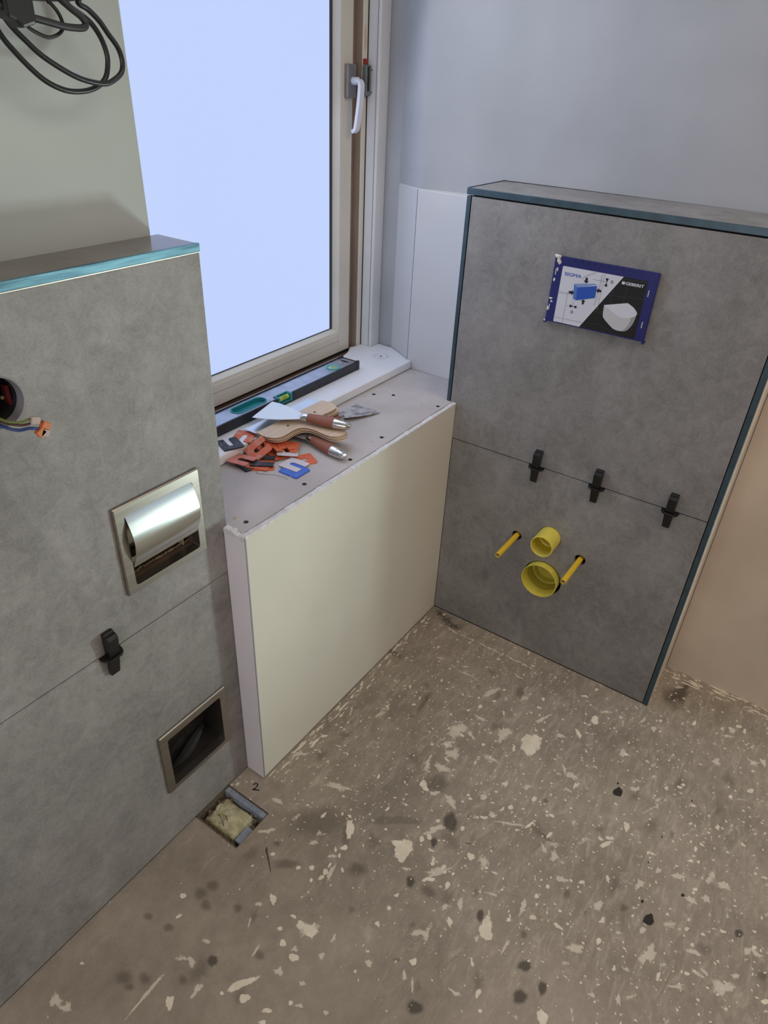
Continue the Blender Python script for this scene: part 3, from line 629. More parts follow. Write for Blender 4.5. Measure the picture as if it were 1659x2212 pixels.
# the square pit broken into the screed beside the left half wall
pit = MB()
pit.box(-0.9405, -0.9365, -0.072, 0.060, -0.03, -0.0002); pit.box(-0.9405, -0.836, -0.0735, -0.0695, -0.03, -0.0002)
pit.box(-0.9405, -0.836, 0.0535, 0.060, -0.03, -0.0002); pit.box(-0.9405, -0.8335, -0.0735, 0.06, -0.034, -0.030)
pit.box(-0.8382, -0.8335, -0.0735, 0.06, -0.03, -0.0002)
build(pit, 'pit_lining', M['broken'], floor)
_s = MB().box(-0.852, -0.8384, -0.066, 0.0535, -0.03, -0.0045)
build(_s, 'edge_strip', M['foil'], floor, 0.001)
build(MB().box(-0.925, -0.885, -0.0695, -0.050, -0.03, -0.006), 'edge_strip', M['foil'], floor, 0.001)
rnd = random.Random(5)
fo = MB(); n = 22
fv = []
for j in range(n):
    for i in range(n):
        u, v = i / (n - 1), j / (n - 1)
        x = -0.926 + 0.072 * u; y = -0.046 + 0.096 * v
        h = -0.029 + 0.021 * (16 * u * (1 - u) * v * (1 - v)) ** 0.35 + rnd.gauss(0, 0.0013) + 0.002 * math.sin(7 * u + 3 * v) * math.sin(9 * v)
        h -= 0.008 * math.exp(-((u - 0.32) ** 2 + (v - 0.62) ** 2) / 0.018)
        fv.append((x + rnd.gauss(0, 0.0006), y + rnd.gauss(0, 0.0006), h))
fo.add(fv, [(j * n + i, j * n + i + 1, (j + 1) * n + i + 1, (j + 1) * n + i) for j in range(n - 1) for i in range(n - 1)], True)
build(fo, 'foam_fill', M['foam'], floor)
ru = MB()
for k in range(70):
    e = rnd.random()
    if e < 0.35: c = (rnd.uniform(-0.938, -0.926), rnd.uniform(-0.066, 0.05))
    elif e < 0.65: c = (rnd.uniform(-0.936, -0.842), rnd.uniform(-0.069, -0.05))
    elif e < 0.8: c = (rnd.uniform(-0.856, -0.838), rnd.uniform(-0.07, -0.03))
    else: c = (rnd.uniform(-0.92, -0.85), rnd.uniform(0.025, 0.052))
    r = rnd.uniform(0.002, 0.006); ru.lump((c[0], c[1], rnd.uniform(-0.024, -0.012)), r, r, r * 1.1, rnd)
build(ru, 'rubble', M['broken'], floor, kind='stuff')
sp = MB()
for (x, y, s) in ((-0.905, 0.012, 0.016), (-0.897, 0.004, 0.011)):
    sp.tube([(x - s * 0.5, y - s, -0.013), (x, y, -0.007), (x + s * 0.3, y + s * 0.8, -0.012)], 0.0011, 6)
build(sp, 'splinter', M['brown_wood'], floor)

# plaster crumbs lying on the floor (too many to count)
cr = MB(); rnd = random.Random(3)
for k in range(420):
    x, y = rnd.uniform(-1.25, 0.17), rnd.uniform(-1.1, -0.005)
    if k < 120: x, y = rnd.uniform(-0.75, -0.02), -0.003 - 0.018 * rnd.random() ** 2
    elif k < 170: x, y = 0.186 - 0.02 * rnd.random(), rnd.uniform(-1.05, -0.69)
    elif k < 190: x, y = rnd.uniform(-0.86, -0.79), rnd.uniform(0.02, 0.05)
    elif rnd.random() > max(0.08, min(1, (x + 1.15) / 0.4)): continue
    if x > -0.01 and y > -0.68: continue
    if -0.945 < x < -0.832 and y > -0.075: continue
    r = 0.0008 + 0.0022 * rnd.random() ** 3; cr.lump((x, y, 0), r * rnd.uniform(1, 1.6), r, r * 0.7, rnd, 5)
for (x, y, r) in ((-0.826, 0.040, 0.0075), (-0.834, 0.049, 0.005), (-0.80, 0.018, 0.003)): cr.lump((x, y, 0), r, r * 0.8, r * 0.8, rnd, 8)
build(cr, 'plaster_crumb', M['chip'], floor, kind='stuff')

# marker figure 2 and the comb-like pencil hatch on the screed
def ribbon(mb, pts, w, z=0.0006, sub=5):
    P = catmull([(x, y, z) for x, y in pts], sub)
    vs = []
    for i, p in enumerate(P):
        t = (P[min(i + 1, len(P) - 1)] - P[max(i - 1, 0)]).normalized(); q = Vector((-t.y, t.x, 0)) * w / 2
        vs += [p + q, p - q]
    mb.add(vs, [(2 * i, 2 * i + 1, 2 * i + 3, 2 * i + 2) for i in range(len(P) - 1)])
def figure_two():
    mb = MB()
    # written along the view from the room: local axes on the floor
    o = Vector((-0.8150, 0.0008)); r = Vector((0.0100, -0.0165)); u = Vector((0.0135, 0.0100))
    L = lambda a, b: (o.x + r.x * a + u.x * b, o.y + r.y * a + u.y * b)
    ribbon(mb, [L(*p) for p in ((0.02, 0.72), (0.12, 0.92), (0.35, 1.0), (0.52, 0.82), (0.45, 0.55), (0.22, 0.22), (0.0, 0.0))], 0.0029)
    ribbon(mb, [L(*p) for p in ((-0.04, 0.01), (0.2, 0.03), (0.45, 0.0), (0.78, 0.02))], 0.0031)
    return build(mb, 'marker_figure', M['ink'], floor)
figure_two()
hm = MB()
for k in range(26):
    f = k / 25; x, y = -0.902 - 0.031 * f, -0.121 - 0.042 * f
    w = 0.0052 * (1 - 0.6 * f) if (k % 7) else 0.0015
    ribbon(hm, [(x - w * 0.6, y - w * 0.1), (x + w * 0.9, y + w * 0.35)], 0.0008, 0.0006, 1)
build(hm, 'hatch_mark', M['ink'], floor)

# walls, ceiling
wall_r = build(plate(-2.9, 0.56, 0, CEIL, XW, XW + 0.10, [('r', -2.40, -1.02, 0.0, 2.05)], yz), 'wall_right', M['plaster'], kind='structure')  # doorway opening is assumed, cut out of view to let light in
wall_r.data.materials.append(M['plaster_beige'])
ceil = box('ceiling', M['ceiling'], None, -2.7, 0.29, -2.9, 0.56, CEIL, CEIL + 0.1, kind='structure')
wl = box('wall_left', M['room'], None, -2.7, -2.6, -2.9, 0.56, 0, CEIL, kind='structure')
wf = box('wall_front', M['room'], None, -2.6, XW, -2.9, -2.8, 0, CEIL, kind='structure')
pier = box('wall_back', M['plaster_pier'], None, -2.6, -0.781, 0.1418, 0.56, 0, CEIL, 0.004, kind='structure')
lintel = box('wall_window', M['plaster'], None, -0.781, XW, 0.38, 0.56, 2.3, CEIL, kind='structure')
under = box('wall_under_window', M['board_grey'], None, -0.781, XW, 0.46, 0.56, 0.0, 0.68, kind='structure')

# the raw beige lower part of the right wall, right of the cistern box; a skin 2 mm proud of nothing, flush with the white skim above
bw = MB().box(XW - 0.0022, XW, -1.02, -0.676, 0.0, 1.19)
reveal = structure('wall_reveal', (XW, 0.2, 0.66))
build(bw, 'plaster_coat', M['plaster_beige'], wall_r)
# built-out board between window and cistern box, with the feathered filler beside it
lb = MB().prism([(XW, 0.02), (0.1245, 0.02), (0.1300, 0.238), (0.1335, 0.2425), (0.150, 0.268), (0.170, 0.300), (XW, 0.335)], lambda u, v, t: (u, v, t), 0.66, 1.166)
build(lb, 'plaster_board', M['plaster_low'], reveal, 0.002)
ld = MB().prism([(XW, 0.335), (0.180, 0.318), (0.171, 0.300), (0.160, 0.284), (0.152, 0.268), (0.1465, 0.256), (0.1440, 0.246), (0.1445, 0.232), (0.150, 0.205), (0.1565, 0.170), (0.1635, 0.130), (0.170, 0.085), (0.1765, 0.030), (0.181, -0.04), (0.1845, -0.14), (0.187, -0.30), (XW, -0.60)], lambda u, v, t: (u, v, t), 1.2046, 2.3, True)
build(ld, 'feathered_skim', M['plaster'], reveal)
sm_ = MB().box(0.1302, 0.1335, 0.2392, 0.2398, 0.72, 1.165)
build(sm_, 'board_seam', M['gap'], reveal)
lo_ = MB().prism([(XW, 0.335), (0.171, 0.300), (0.152, 0.268), (0.1440, 0.246), (0.1445, 0.232), (0.150, 0.205), (0.1635, 0.130), (0.170, 0.085), (0.1765, 0.0305), (XW, 0.0305)], lambda u, v, t: (u, v, t), 1.166, 1.2047, True)
build(lo_, 'feathered_skim', M['plaster'], reveal)
# assumed, unseen outer room beyond the assumed doorway (only its walls bounce light)
box('wall_hall', M['room'], None, 1.2, 1.3, -2.9, 0.56, 0, CEIL, kind='structure')

# ============================================================ the window
win = structure('window_1', (0.10, 0.43, 0.69))
def sl(mb):                       # the sash stands a hair askew in its wall
    mb.v = [(x, y + 0.0185 * (x - 0.10), z) for x, y, z in mb.v]; return mb
def wbox(*a): return sl(MB().box(*a))
WT = 1.74            # top of the opening sash; a glowing fill pane is added above it
# sash members: face at y 0.430, glazing beads stepping back to the glass at y 0.450
build(wbox(0.0525, 0.104, 0.430, 0.470, 0.713, WT), 'sash_stile', M['cream'], win, 0.002)
build(wbox(-0.775, -0.725, 0.430, 0.470, 0.713, WT), 'sash_stile', M['cream'], win, 0.002)
build(wbox(-0.725, 0.0525, 0.430, 0.470, 0.713, 0.768), 'sash_rail', M['cream'], win, 0.002)
build(wbox(-0.725, 0.0525, 0.430, 0.470, WT - 0.05, WT), 'sash_rail', M['cream'], win, 0.002)
mb = MB().prism([(0.0525, 0.432), (0.0450, 0.4500), (0.0525, 0.4500)], lambda u, v, t: (u, v, t), 0.768, WT - 0.05); build(sl(mb), 'glazing_bead', M['cream'], win)
mb = MB().prism([(0.768, 0.4315), (0.775, 0.4325), (0.782, 0.4500), (0.768, 0.4500)], lambda u, v, t: (t, v, u), -0.725, 0.0525); build(sl(mb), 'glazing_bead', M['cream'], win, 0.001)
build(sl(MB().box(0.0375, 0.0460, 0.4488, 0.4520, 0.781, WT - 0.05)), 'gasket', M['gasket'], win)
build(sl(MB().box(-0.725, 0.0460, 0.4488, 0.4520, 0.7800, 0.7835)), 'gasket', M['gasket'], win)
build(sl(MB().box(-0.725, 0.0400, 0.4525, 0.4585, 0.779, WT - 0.05)), 'pane', M['pane'], win)
build(wbox(-0.60, 0.0525, 0.4296, 0.4302, 0.7470, 0.7480), 'rail_groove', M['lbl_line'], win)
build(wbox(-0.775, 0.125, 0.395, 0.470, WT + 0.004, WT + 0.07), 'transom', M['cream'], win, 0.003)  # bar below the added glowing pane; its jambs follow
build(wbox(-0.775, -0.735, 0.430, 0.470, WT + 0.07, 2.30), 'frame_jamb', M['cream'], win)
build(wbox(0.085, 0.125, 0.430, 0.470, WT + 0.07, 2.30), 'frame_jamb', M['cream'], win)
build(wbox(-0.735, 0.085, 0.452, 0.458, WT + 0.07, 2.30), 'pane', M['pane_fill'], win)  # emissive pane added out of view for extra light from above
# fixed frame: right post with stop, tan rebate, bottom member
build(MB().box(0.1455, XW, 0.380, 0.46, 0.69, 2.30), 'frame_post', M['white_paint'], win, 0.003)
build(MB().box(0.1442, 0.1458, 0.3875, 0.3885, 0.714, 2.30), 'post_groove', M['tan_rebate'], win)
build(MB().box(0.1250, 0.1455, 0.4170, 0.46, 0.69, 2.30), 'frame_stop', M['cream'], win, 0.002)
build(MB().box(0.1440, 0.1458, 0.4150, 0.4172, 0.700, 2.30), 'paint_seam', M['gap'], win)
build(MB().box(0.1232, 0.1250, 0.4185, 0.47, 0.69, 2.30), 'rebate', M['tan_rebate'], win)
build(MB().box(0.100, 0.1232, 0.440, 0.47, 0.69, 2.30), 'rebate', M['tan_rebate'], win)
build(MB().box(-0.775, 0.1250, 0.392, 0.47, 0.685, 0.7035), 'frame_sill', M['brown_wood'], win, 0.001)
build(MB().box(-0.775, 0.104, 0.4330, 0.47, 0.7035, 0.713), 'shadow_gap', M['gap'], win)
# bare wood where the paint has chipped off the stop
mb = MB(); mb.add([(0.1300, 0.4166, 1.492), (0.1342, 0.4166, 1.505), (0.1388, 0.4166, 1.478), (0.1400, 0.4166, 1.463), (0.1325, 0.4166, 1.448), (0.1312, 0.4166, 1.470)], [(0, 1, 2, 3, 4, 5)])
build(mb, 'bare_patch', M['ply'], win)
# sill board with its notched back corner
SZ = 0.718
cv = [(-0.779, 0.394), (0.030, 0.396), (0.060, 0.403), (0.084, 0.414), (0.102, 0.425), (0.1255, 0.4165), (0.1455, 0.4165), (0.1455, 0.379), (0.187, 0.379), (0.182, 0.328), (0.166, 0.296), (0.149, 0.268), (0.132, 0.243), (0.1285, 0.2236), (-0.779, 0.2236)]
sill = build(MB().prism(cv, lambda u, v, t: (u, v, t), 0.6945, SZ), 'window_sill', M['sill'], win, 0.0035, 3)
mb = MB(); ribbon(mb, [(0.098 + 0.0215 * math.cos(a), 0.309 + 0.0195 * math.sin(a)) for a in [math.radians(q) for q in range(-300, 30, 15)]], 0.0008, SZ + 0.0004, 1)
ribbon(mb, [(0.108, 0.292), (0.112, 0.287), (0.108, 0.284)], 0.0008, SZ + 0.0004, 2); build(mb, 'pencil_circle', M['pencil'], sill)
mb = MB().disc((0.098, 0.309), 0.0035, lambda a, b: (a, b, SZ + 0.0004), 12); build(mb, 'screw_hole', M['screw'], sill)
# handle plate, lever, keep
build(sl(MB().box(0.069, 0.1035, 0.4185, 0.430, 1.353, 1.4235)), 'handle_plate', M['silver'], win, 0.0025)
lv = MB()
lv.lathe([(0.0, 0.0), (0.0085, 0.0), (0.0085, 0.016), (0.0, 0.016)], lambda a, b, t: (0.088 + a, 0.418 - t, 1.389 + b), 14)
path = [(0.088, 0.4050, 1.390), (0.0875, 0.3975, 1.3895), (0.087, 0.3925, 1.384), (0.0865, 0.3915, 1.374), (0.085, 0.3930, 1.345), (0.083, 0.3960, 1.315), (0.081, 0.3990, 1.290), (0.0808, 0.4030, 1.2845), (0.0805, 0.4080, 1.2815)]
P = catmull(path, 4); vs = []; fs = []
for i, p in enumerate(P):
    t = (P[min(i + 1, len(P) - 1)] - P[max(i - 1, 0)]).normalized(); w = Vector((1, 0, 0)); nrm = t.cross(w).normalized()
    hw = 0.0085 if i > 6 else 0.0080; hn = 0.0040
    for a, b in ((-1, -1), (1, -1), (1, 1), (-1, 1)): vs.append(p + w * hw * a + nrm * hn * b)
for i in range(len(P) - 1):
    for k in range(4): fs.append((i * 4 + k, i * 4 + (k + 1) % 4, (i + 1) * 4 + (k + 1) % 4, (i + 1) * 4 + k))
fs += [(3, 2, 1, 0), tuple(len(vs) - 4 + k for k in range(4))]
lv.add(vs, fs)
build(lv, 'handle_lever', M['handle_white'], win, 0.0012)
build(MB().box(0.1235, 0.1450, 0.4035, 0.4168, 1.3585, 1.4235), 'keep', M['keep'], win, 0.003)
build(MB().box(0.1285, 0.1345, 0.4015, 0.4040, 1.368, 1.420), 'keep_slot', M['screw'], win, 0.001)
build(MB().box(0.1265, 0.1420, 0.4130, 0.4168, 1.4240, 1.4355), 'red_packer', M['red'], win)
for z in (1.413, 1.366): build(MB().lathe([(0, 0), (0.0014, 0), (0.0014, 0.001), (0, 0.001)], lambda a, b, t, z=z: (0.1452 - t, 0.402 + a, z + b), 10), 'screw', M['screw'], win)

# ============================================================ low boxed wall under the window
low = thing('boxed_low_wall', 'low plasterboard box under the window with greenish front and dusty grey top', 'low wall', (-0.39, 0.11, 0.0))
XL = -0.7775
build(MB().box(XL + 0.0005, -0.001, 0.0, 0.0125, 0.0045, 0.6915), 'front_board', M['board_green'], low, 0.001)
eb = MB().box(XL, XL + 0.0086, 0.0008, YL - 0.0004, 0.001, 0.6905)
build(eb, 'end_board', M['board_grey'], low, 0.0012)
build(MB().box(XL + 0.0004, XL + 0.0034, -0.0006, 0.0004, 0.002, 0.690), 'corner_bead', M['lbl_line'], low)
shelf = build(MB().box(XL + 0.0098, 0.1240, 0.0126, 0.4600, 0.679, 0.6936), 'shelf_board', M['board_shelf'], low)
# lumpy white filler along the front arris and the left end
rnd = random.Random(21)
mb = MB(); n = 150
for i in range(n + 1):
    f = i / n; x = XL + 0.002 + (0.7755 - 0.001) * f
    w = 0.0062 + 0.0012 * math.sin(i * 0.31) + rnd.gauss(0, 0.0006); h = 0.6942 + rnd.gauss(0, 0.0002)
    mb.v += [(x, -0.0009 + rnd.gauss(0, 0.0003), 0.6895 + rnd.gauss(0, 0.0004)), (x, -0.0006, h - 0.001), (x, 0.002, h), (x, w, h - 0.0001), (x, w + 0.0035, 0.6936)]
for i in range(n):
    for k in range(4): mb.f.append((i * 5 + k, i * 5 + k + 1, i * 5 + k + 6, i * 5 + k + 5)); mb.sm.append(True)
build(mb, 'filler_bead', M['filler'], low)
mb = MB(); n = 24
for i in range(n + 1):
    f = i / n; y = 0.0 + 0.053 * f; h = 0.6945 + rnd.gauss(0, 0.0007) - (0.002 if 0.15 < f < 0.5 else 0)
    x1 = XL + 0.010 + rnd.gauss(0, 0.0015) + 0.004 * (1 - f)
    mb.v += [(XL - 0.0008, y, 0.684 + rnd.gauss(0, 0.001)), (XL - 0.0002, y, h - 0.001), (XL + 0.003, y, h), (x1, y, h - 0.0002), (x1 + 0.002, y, 0.6936)]
for i in range(n):
    for k in range(4): mb.f.append((i * 5 + k, i * 5 + k + 1, i * 5 + k + 6, i * 5 + k + 5)); mb.sm.append(True)
build(mb, 'filler_bead', M['filler'], low)
for (x, y) in ((-0.050, 0.026), (-0.288, 0.037), (-0.421, 0.029), (-0.564, 0.039), (-0.738, 0.034), (-0.065, 0.154), (-0.094, 0.197)):
    mb = MB().lathe([(0.0, 0.0004), (0.0016, 0.0003), (0.0019, 0.0008), (0.0044, 0.0008), (0.0050, 0.0)], lambda a, b, t, x=x, y=y: (x + a, y + b, 0.6936 + t), 12)
    build(mb, 'screw', M['screw'], low)
mb = MB(); rnd = random.Random(8)
mb.lump((-0.742, 0.056, 0.6936), 0.0042, 0.0042, 0.0075, rnd, 8)
for k in range(130):
    x, y = rnd.uniform(-0.76, 0.11), rnd.uniform(0.015, 0.218)
    if k < 50: x, y = rnd.uniform(-0.2, 0.118), rnd.uniform(0.08, 0.215)
    r = 0.0006 + 0.0022 * rnd.random() ** 4; mb.lump((x, y, 0.6936), r * 1.3, r, r * 0.8, rnd, 5)
for (x, y, r) in ((-0.16, 0.135, 0.004), (-0.12, 0.208, 0.006), (0.03, 0.16, 0.005), (0.105, 0.195, 0.005)): mb.lump((x, y, 0.6936), r, r * 0.7, r * 0.6, rnd, 7)
build(mb, 'plaster_crumb', M['chip'], low, kind='stuff')
mb = MB(); rnd = random.Random(31)
for k in range(26):                                          # white skim drips scratched over the shelf near the cistern box
    x, y = rnd.uniform(-0.08, 0.118), rnd.uniform(0.05, 0.21); l = rnd.uniform(0.004, 0.022); a = rnd.gauss(0.9, 0.5)
    ribbon(mb, [(x, y), (x + l * math.cos(a), y + l * math.sin(a))], rnd.uniform(0.0004, 0.0012), 0.6938, 1)
build(mb, 'skim_scratch', M['filler'], low)

# ============================================================ tiled cistern box on the right wall
YR = -0.6600; ZJ = 0.5923
cis = thing('cistern_box', 'tall grey tiled toilet cistern box with slate edge strips against the right wall', 'cistern box', (0.094, -0.33, 0.0))
RODS = [(-0.2258, 0.3695), (-0.4058, 0.3695)]
FLUSH = (-0.3160, 0.4030); WASTE = (-0.3170, 0.2690)
holes_low = [('c', RODS[0][0], RODS[0][1], 0.0140), ('c', RODS[1][0], RODS[1][1], 0.0150), ('c', FLUSH[0], FLUSH[1], 0.0315), ('c', WASTE[0] - 0.0020, WASTE[1] - 0.0012, 0.0540)]
build(plate(YR, 0.0160, ZJ + 0.0012, 1.1865, 0.0, 0.010, [], yz), 'tile', M['tile'], cis)
build(plate(YR, -0.0006, 0.004, ZJ - 0.0012, 0.0, 0.010, holes_low, yz), 'tile', M['tile'], cis)
build(plate(YR - 0.008, 0.020, 0.004, 1.187, 0.0105, 0.024, holes_low, yz), 'backing_board', M['joint'], cis)
build(MB().box(0.004, XW - 0.0004, YR - 0.0120, 0.0, 1.1925, 1.2028), 'cap_tile', M['tile'], cis)
o = MB().box(0.004, XW - 0.0004, 0.0, 0.0255, 1.1925, 1.2028); build(o, 'cap_tile', M['tile'], cis)
# edge profiles
build(MB().box(-0.0015, 0.010, YR - 0.0142, YR - 0.0020, 0.0, 1.1885), 'edge_profile', M['slate_trim'], cis, 0.0008)
build(MB().box(-0.0015, 0.010, 0.0182, 0.0280, 0.6945, 1.1875), 'edge_profile', M['slate_trim'], cis, 0.0008)
build(MB().box(-0.0015, 0.0045, YR - 0.0142, 0.0295, 1.1898, 1.2034), 'edge_profile', M['slate_trim'], cis, 0.0008)
build(MB().box(0.0045, XW - 0.0004, 0.0262, 0.0295, 1.1898, 1.2040), 'edge_profile', M['gasket'], cis)
build(MB().box(0.0004, 0.004, YR - 0.0160, YR - 0.0142, 0.0, 1.1885), 'profile_lip', M['alu_lip'], cis)
build(MB().box(0.0105, XW - 0.0026, YR - 0.0140, YR - 0.0085, 0.0, 1.1895), 'side_board', M['plaster_beige'], cis)
build(MB().box(0.024, XW - 0.0026, 0.0100, 0.0195, 0.0, 1.1895), 'side_board', M['board_grey'], cis)
build(MB().box(0.0105, XW - 0.0026, YR - 0.0084, 0.0098, 1.180, 1.1922), 'top_board', M['joint'], cis)
build(MB().box(0.0005, 0.0095, YR, 0.0, 0.0, 0.0038), 'floor_joint', M['joint'], cis)
# dust smudges on the joint
rnd = random.Random(4)
def smudge(parent, fn, u0, u1, v, n, amp, w, seed):
    rr = random.Random(seed); mb = MB(); pts = []
    for k in range(n): pts.append((u0 + (u1 - u0) * k / (n - 1), v + rr.gauss(0, amp)))
    for i in range(n - 1):
        if rr.random() < 0.25: continue
        ww = w * rr.uniform(0.3, 1.0)
        (a, b), (c, d) = pts[i], pts[i + 1]
        mb.add([fn(a, b - ww), fn(c, d - ww), fn(c, d + ww), fn(a, b + ww)], [(0, 1, 2, 3)])
    return build(mb, 'cement_smudge', M['cement'], parent)
M['cement'] = mat('thin cement film', (0.36, 0.34, 0.32), 0.95)
smudge(cis, lambda u, v: (-0.0002, u, v), -0.318, -0.372, 0.580, 26, 0.0012, 0.0007, 1)
smudge(cis, lambda u, v: (-0.0002, u, v), -0.440, -0.550, 0.5838, 30, 0.0005, 0.0006, 2)

# ============================================================ left tiled half wall
half = thing('tiled_half_wall', 'grey tiled half wall at the left with pale metal edge strip and two steel recesses', 'half wall', (-1.35, 0.10, 0.0))
XR = -0.7694; XB = -2.05
TPH = ('r', -0.985, -0.830, 0.682, 0.834)
NCH = ('r', -0.985, -0.830, 0.158, 0.311)
SOCK = (-1.1081, 1.0534)
ZJL = 0.5908
build(plate(XB, XR, ZJL + 0.0011, 1.1772, YL, YL + 0.010, [TPH, ('c', SOCK[0], SOCK[1], 0.0335)], xz), 'tile', M['tile'], half)
build(plate(XB, XR, 0.004, ZJL - 0.0011, YL, YL + 0.010, [NCH], xz), 'tile', M['tile'], half)
build(plate(XB, XR - 0.004, 0.0, 1.178, YL + 0.0104, YL + 0.022, [TPH, NCH, ('c', SOCK[0], SOCK[1], 0.0335)], xz), 'backing_board', M['joint'], half)
build(MB().box(XR - 0.004, XR - 0.0002, YL + 0.0225, 0.1415, 0.0, 1.178), 'side_board', M['board_grey'], half)
build(MB().box(XB, XR, YL + 0.004, 0.1414, 1.1795, 1.1904), 'cap_tile', M['cap_gloss'] if 'cap_gloss' in M else M['tile'], half)
build(MB().box(XB, XR + 0.0006, YL - 0.0020, YL + 0.004, 1.1796, 1.1912), 'edge_profile', M['alu_trim'], half, 0.0006)
build(MB().box(XB, XR + 0.0006, YL - 0.0016, YL + 0.002, 1.1780, 1.1794), 'profile_lip', M['alu_lip'], half)
build(MB().box(XB, XR, YL + 0.001, YL + 0.009, 0.0, 0.0038), 'floor_joint', M['joint'], half)
smudge(half, lambda u, v: (u, YL - 0.0002, v), -0.81, -0.95, 0.583, 40, 0.0014, 0.0007, 5)
smudge(half, lambda u, v: (u, YL - 0.0002, v), -1.07, -1.25, 0.582, 30, 0.0016, 0.0009, 6)

# recessed steel frames
def recess(name, label, u0, u1, v0, v1, flap):
    t = thing(name, label, 'paper holder' if flap else 'wall niche', ((u0 + u1) / 2, YL, v0))
    outer = rrect(u0, u1, v0, v1, 0.0012); inner = rrect(u0 + 0.0172, u1 - 0.0160, v0 + 0.0128, v1 - 0.0188, 0.0055)
    mid = rrect(u0 + 0.002, u1 - 0.002, v0 + 0.002, v1 - 0.002, 0.0012)
    mb = MB(); n = len(outer)
    lay = [(outer, YL - 0.0002), (outer, YL - 0.0042), (mid, YL - 0.0062), (inner, YL - 0.0062), (inner, YL + 0.012)]
    for k, (pl, y) in enumerate(lay):
        mb.v += [(a, y, b) for a, b in pl]
    for k in range(len(lay) - 1):
        for i in range(n):
            j = (i + 1) % n; mb.f.append((k * n + i, k * n + j, (k + 1) * n + j, (k + 1) * n + i)); mb.sm.append(False)
    build(mb, 'frame', M['steel'], t)
    D = 0.0600                                    # the box behind
    mb = MB(); yb = YL + D
    a0, a1, b0, b1 = u0 + 0.0165, u1 - 0.0155, v0 + 0.0115, v1 - 0.0180
    for q in ([(a0, YL + .010, b0), (a1, YL + .010, b0), (a1, yb, b0), (a0, yb, b0)], [(a0, YL + .010, b1), (a1, YL + .010, b1), (a1, yb, b1), (a0, yb, b1)],
              [(a0, YL + .010, b0), (a0, YL + .010, b1), (a0, yb, b1), (a0, yb, b0)], [(a1, YL + .010, b0), (a1, YL + .010, b1), (a1, yb, b1), (a1, yb, b0)],
              [(a0, yb, b0), (a1, yb, b0), (a1, yb, b1), (a0, yb, b1)]): mb.add(q, [(0, 1, 2, 3)])
    build(mb, 'inner_box', M['steel_in'] if flap else M['dark_in'], t)
    return t, (u0, u1, v0, v1)
tp, _ = recess('paper_holder', 'built-in steel toilet paper holder with curved flap in the left half wall', -0.9932, -0.8228, 0.6752, 0.8415, True)
mb = MB(); u0, u1 = -0.9738, -0.8398; prof = []
for k in range(25):
    f = k / 24; z = 0.8212 - 0.0975 * f
    y = YL - 0.0045 - 0.0165 * math.sin(min(1.0, f * 1.05) * PI * 0.86) ** 1.0 + 0.006 * f * f
    prof.append((y, z))
vs = []
for y, z in prof: vs += [(u0, y, z), (u1, y, z)]
for y, z in prof: vs += [(u0, y + 0.0016, z - 0.0004), (u1, y + 0.0016, z - 0.0004)]
n = len(prof); fs = [(2 * i, 2 * i + 1, 2 * i + 3, 2 * i + 2) for i in range(n - 1)] + [(2 * n + 2 * i, 2 * n + 2 * i + 2, 2 * n + 2 * i + 3, 2 * n + 2 * i + 1) for i in range(n - 1)]
fs += [(2 * i, 2 * i + 2, 2 * n + 2 * i + 2, 2 * n + 2 * i) for i in range(n - 1)] + [(2 * i + 1, 2 * n + 2 * i + 1, 2 * n + 2 * i + 3, 2 * i + 3) for i in range(n - 1)]
fs += [(0, 2 * n, 2 * n + 1, 1), (2 * n - 2, 2 * n - 1, 4 * n - 1, 4 * n - 2)]
mb.add(vs, fs, True)
build(mb, 'flap', M['steel_flap'], tp)
rnd = random.Random(9); mb = MB()
for k in range(46):
    x = -0.9720 + 0.134 * k / 45
    mb.lump((x, YL + 0.026 + rnd.gauss(0, 0.001), 0.6885), 0.0022, 0.002, 0.0035 * rnd.uniform(0.5, 1.3), rnd, 5)
build(mb, 'cut_edge', M['cut_edge'], tp, kind='stuff')
box('roll_support', M['steel_in'], tp, -0.9650, -0.8450, YL + 0.034, YL + 0.055, 0.6960, 0.7110, 0.001)
box('roll_support', M['cut_edge'], tp, -0.8560, -0.8520, YL + 0.020, YL + 0.032, 0.690, 0.712, 0.0005)
M['film'] = mat('dull black film', (0.006, 0.006, 0.006), 0.75)
nc, _ = recess('brush_niche', 'open dark recess with steel frame low in the left half wall', -0.9938, -0.8222, 0.1508, 0.3190, False)
mb = MB(); mb.tube([(-0.962, YL + 0.030, 0.166), (-0.925, YL + 0.026, 0.182), (-0.890, YL + 0.030, 0.196), (-0.855, YL + 0.040, 0.200)], lambda f: 0.003 + 0.010 * math.sin(PI * f), 8)
build(mb, 'crumpled_film', M['film'], nc)
mb = MB(); rnd = random.Random(77)
for k in range(26):
    mb.lump((rnd.uniform(-0.965, -0.85), YL + 0.0585, rnd.uniform(0.18, 0.28)), 0.0007, 0.0007, 0.0007, rnd, 4)
build(mb, 'dust_speck', M['chip'], nc, kind='stuff')

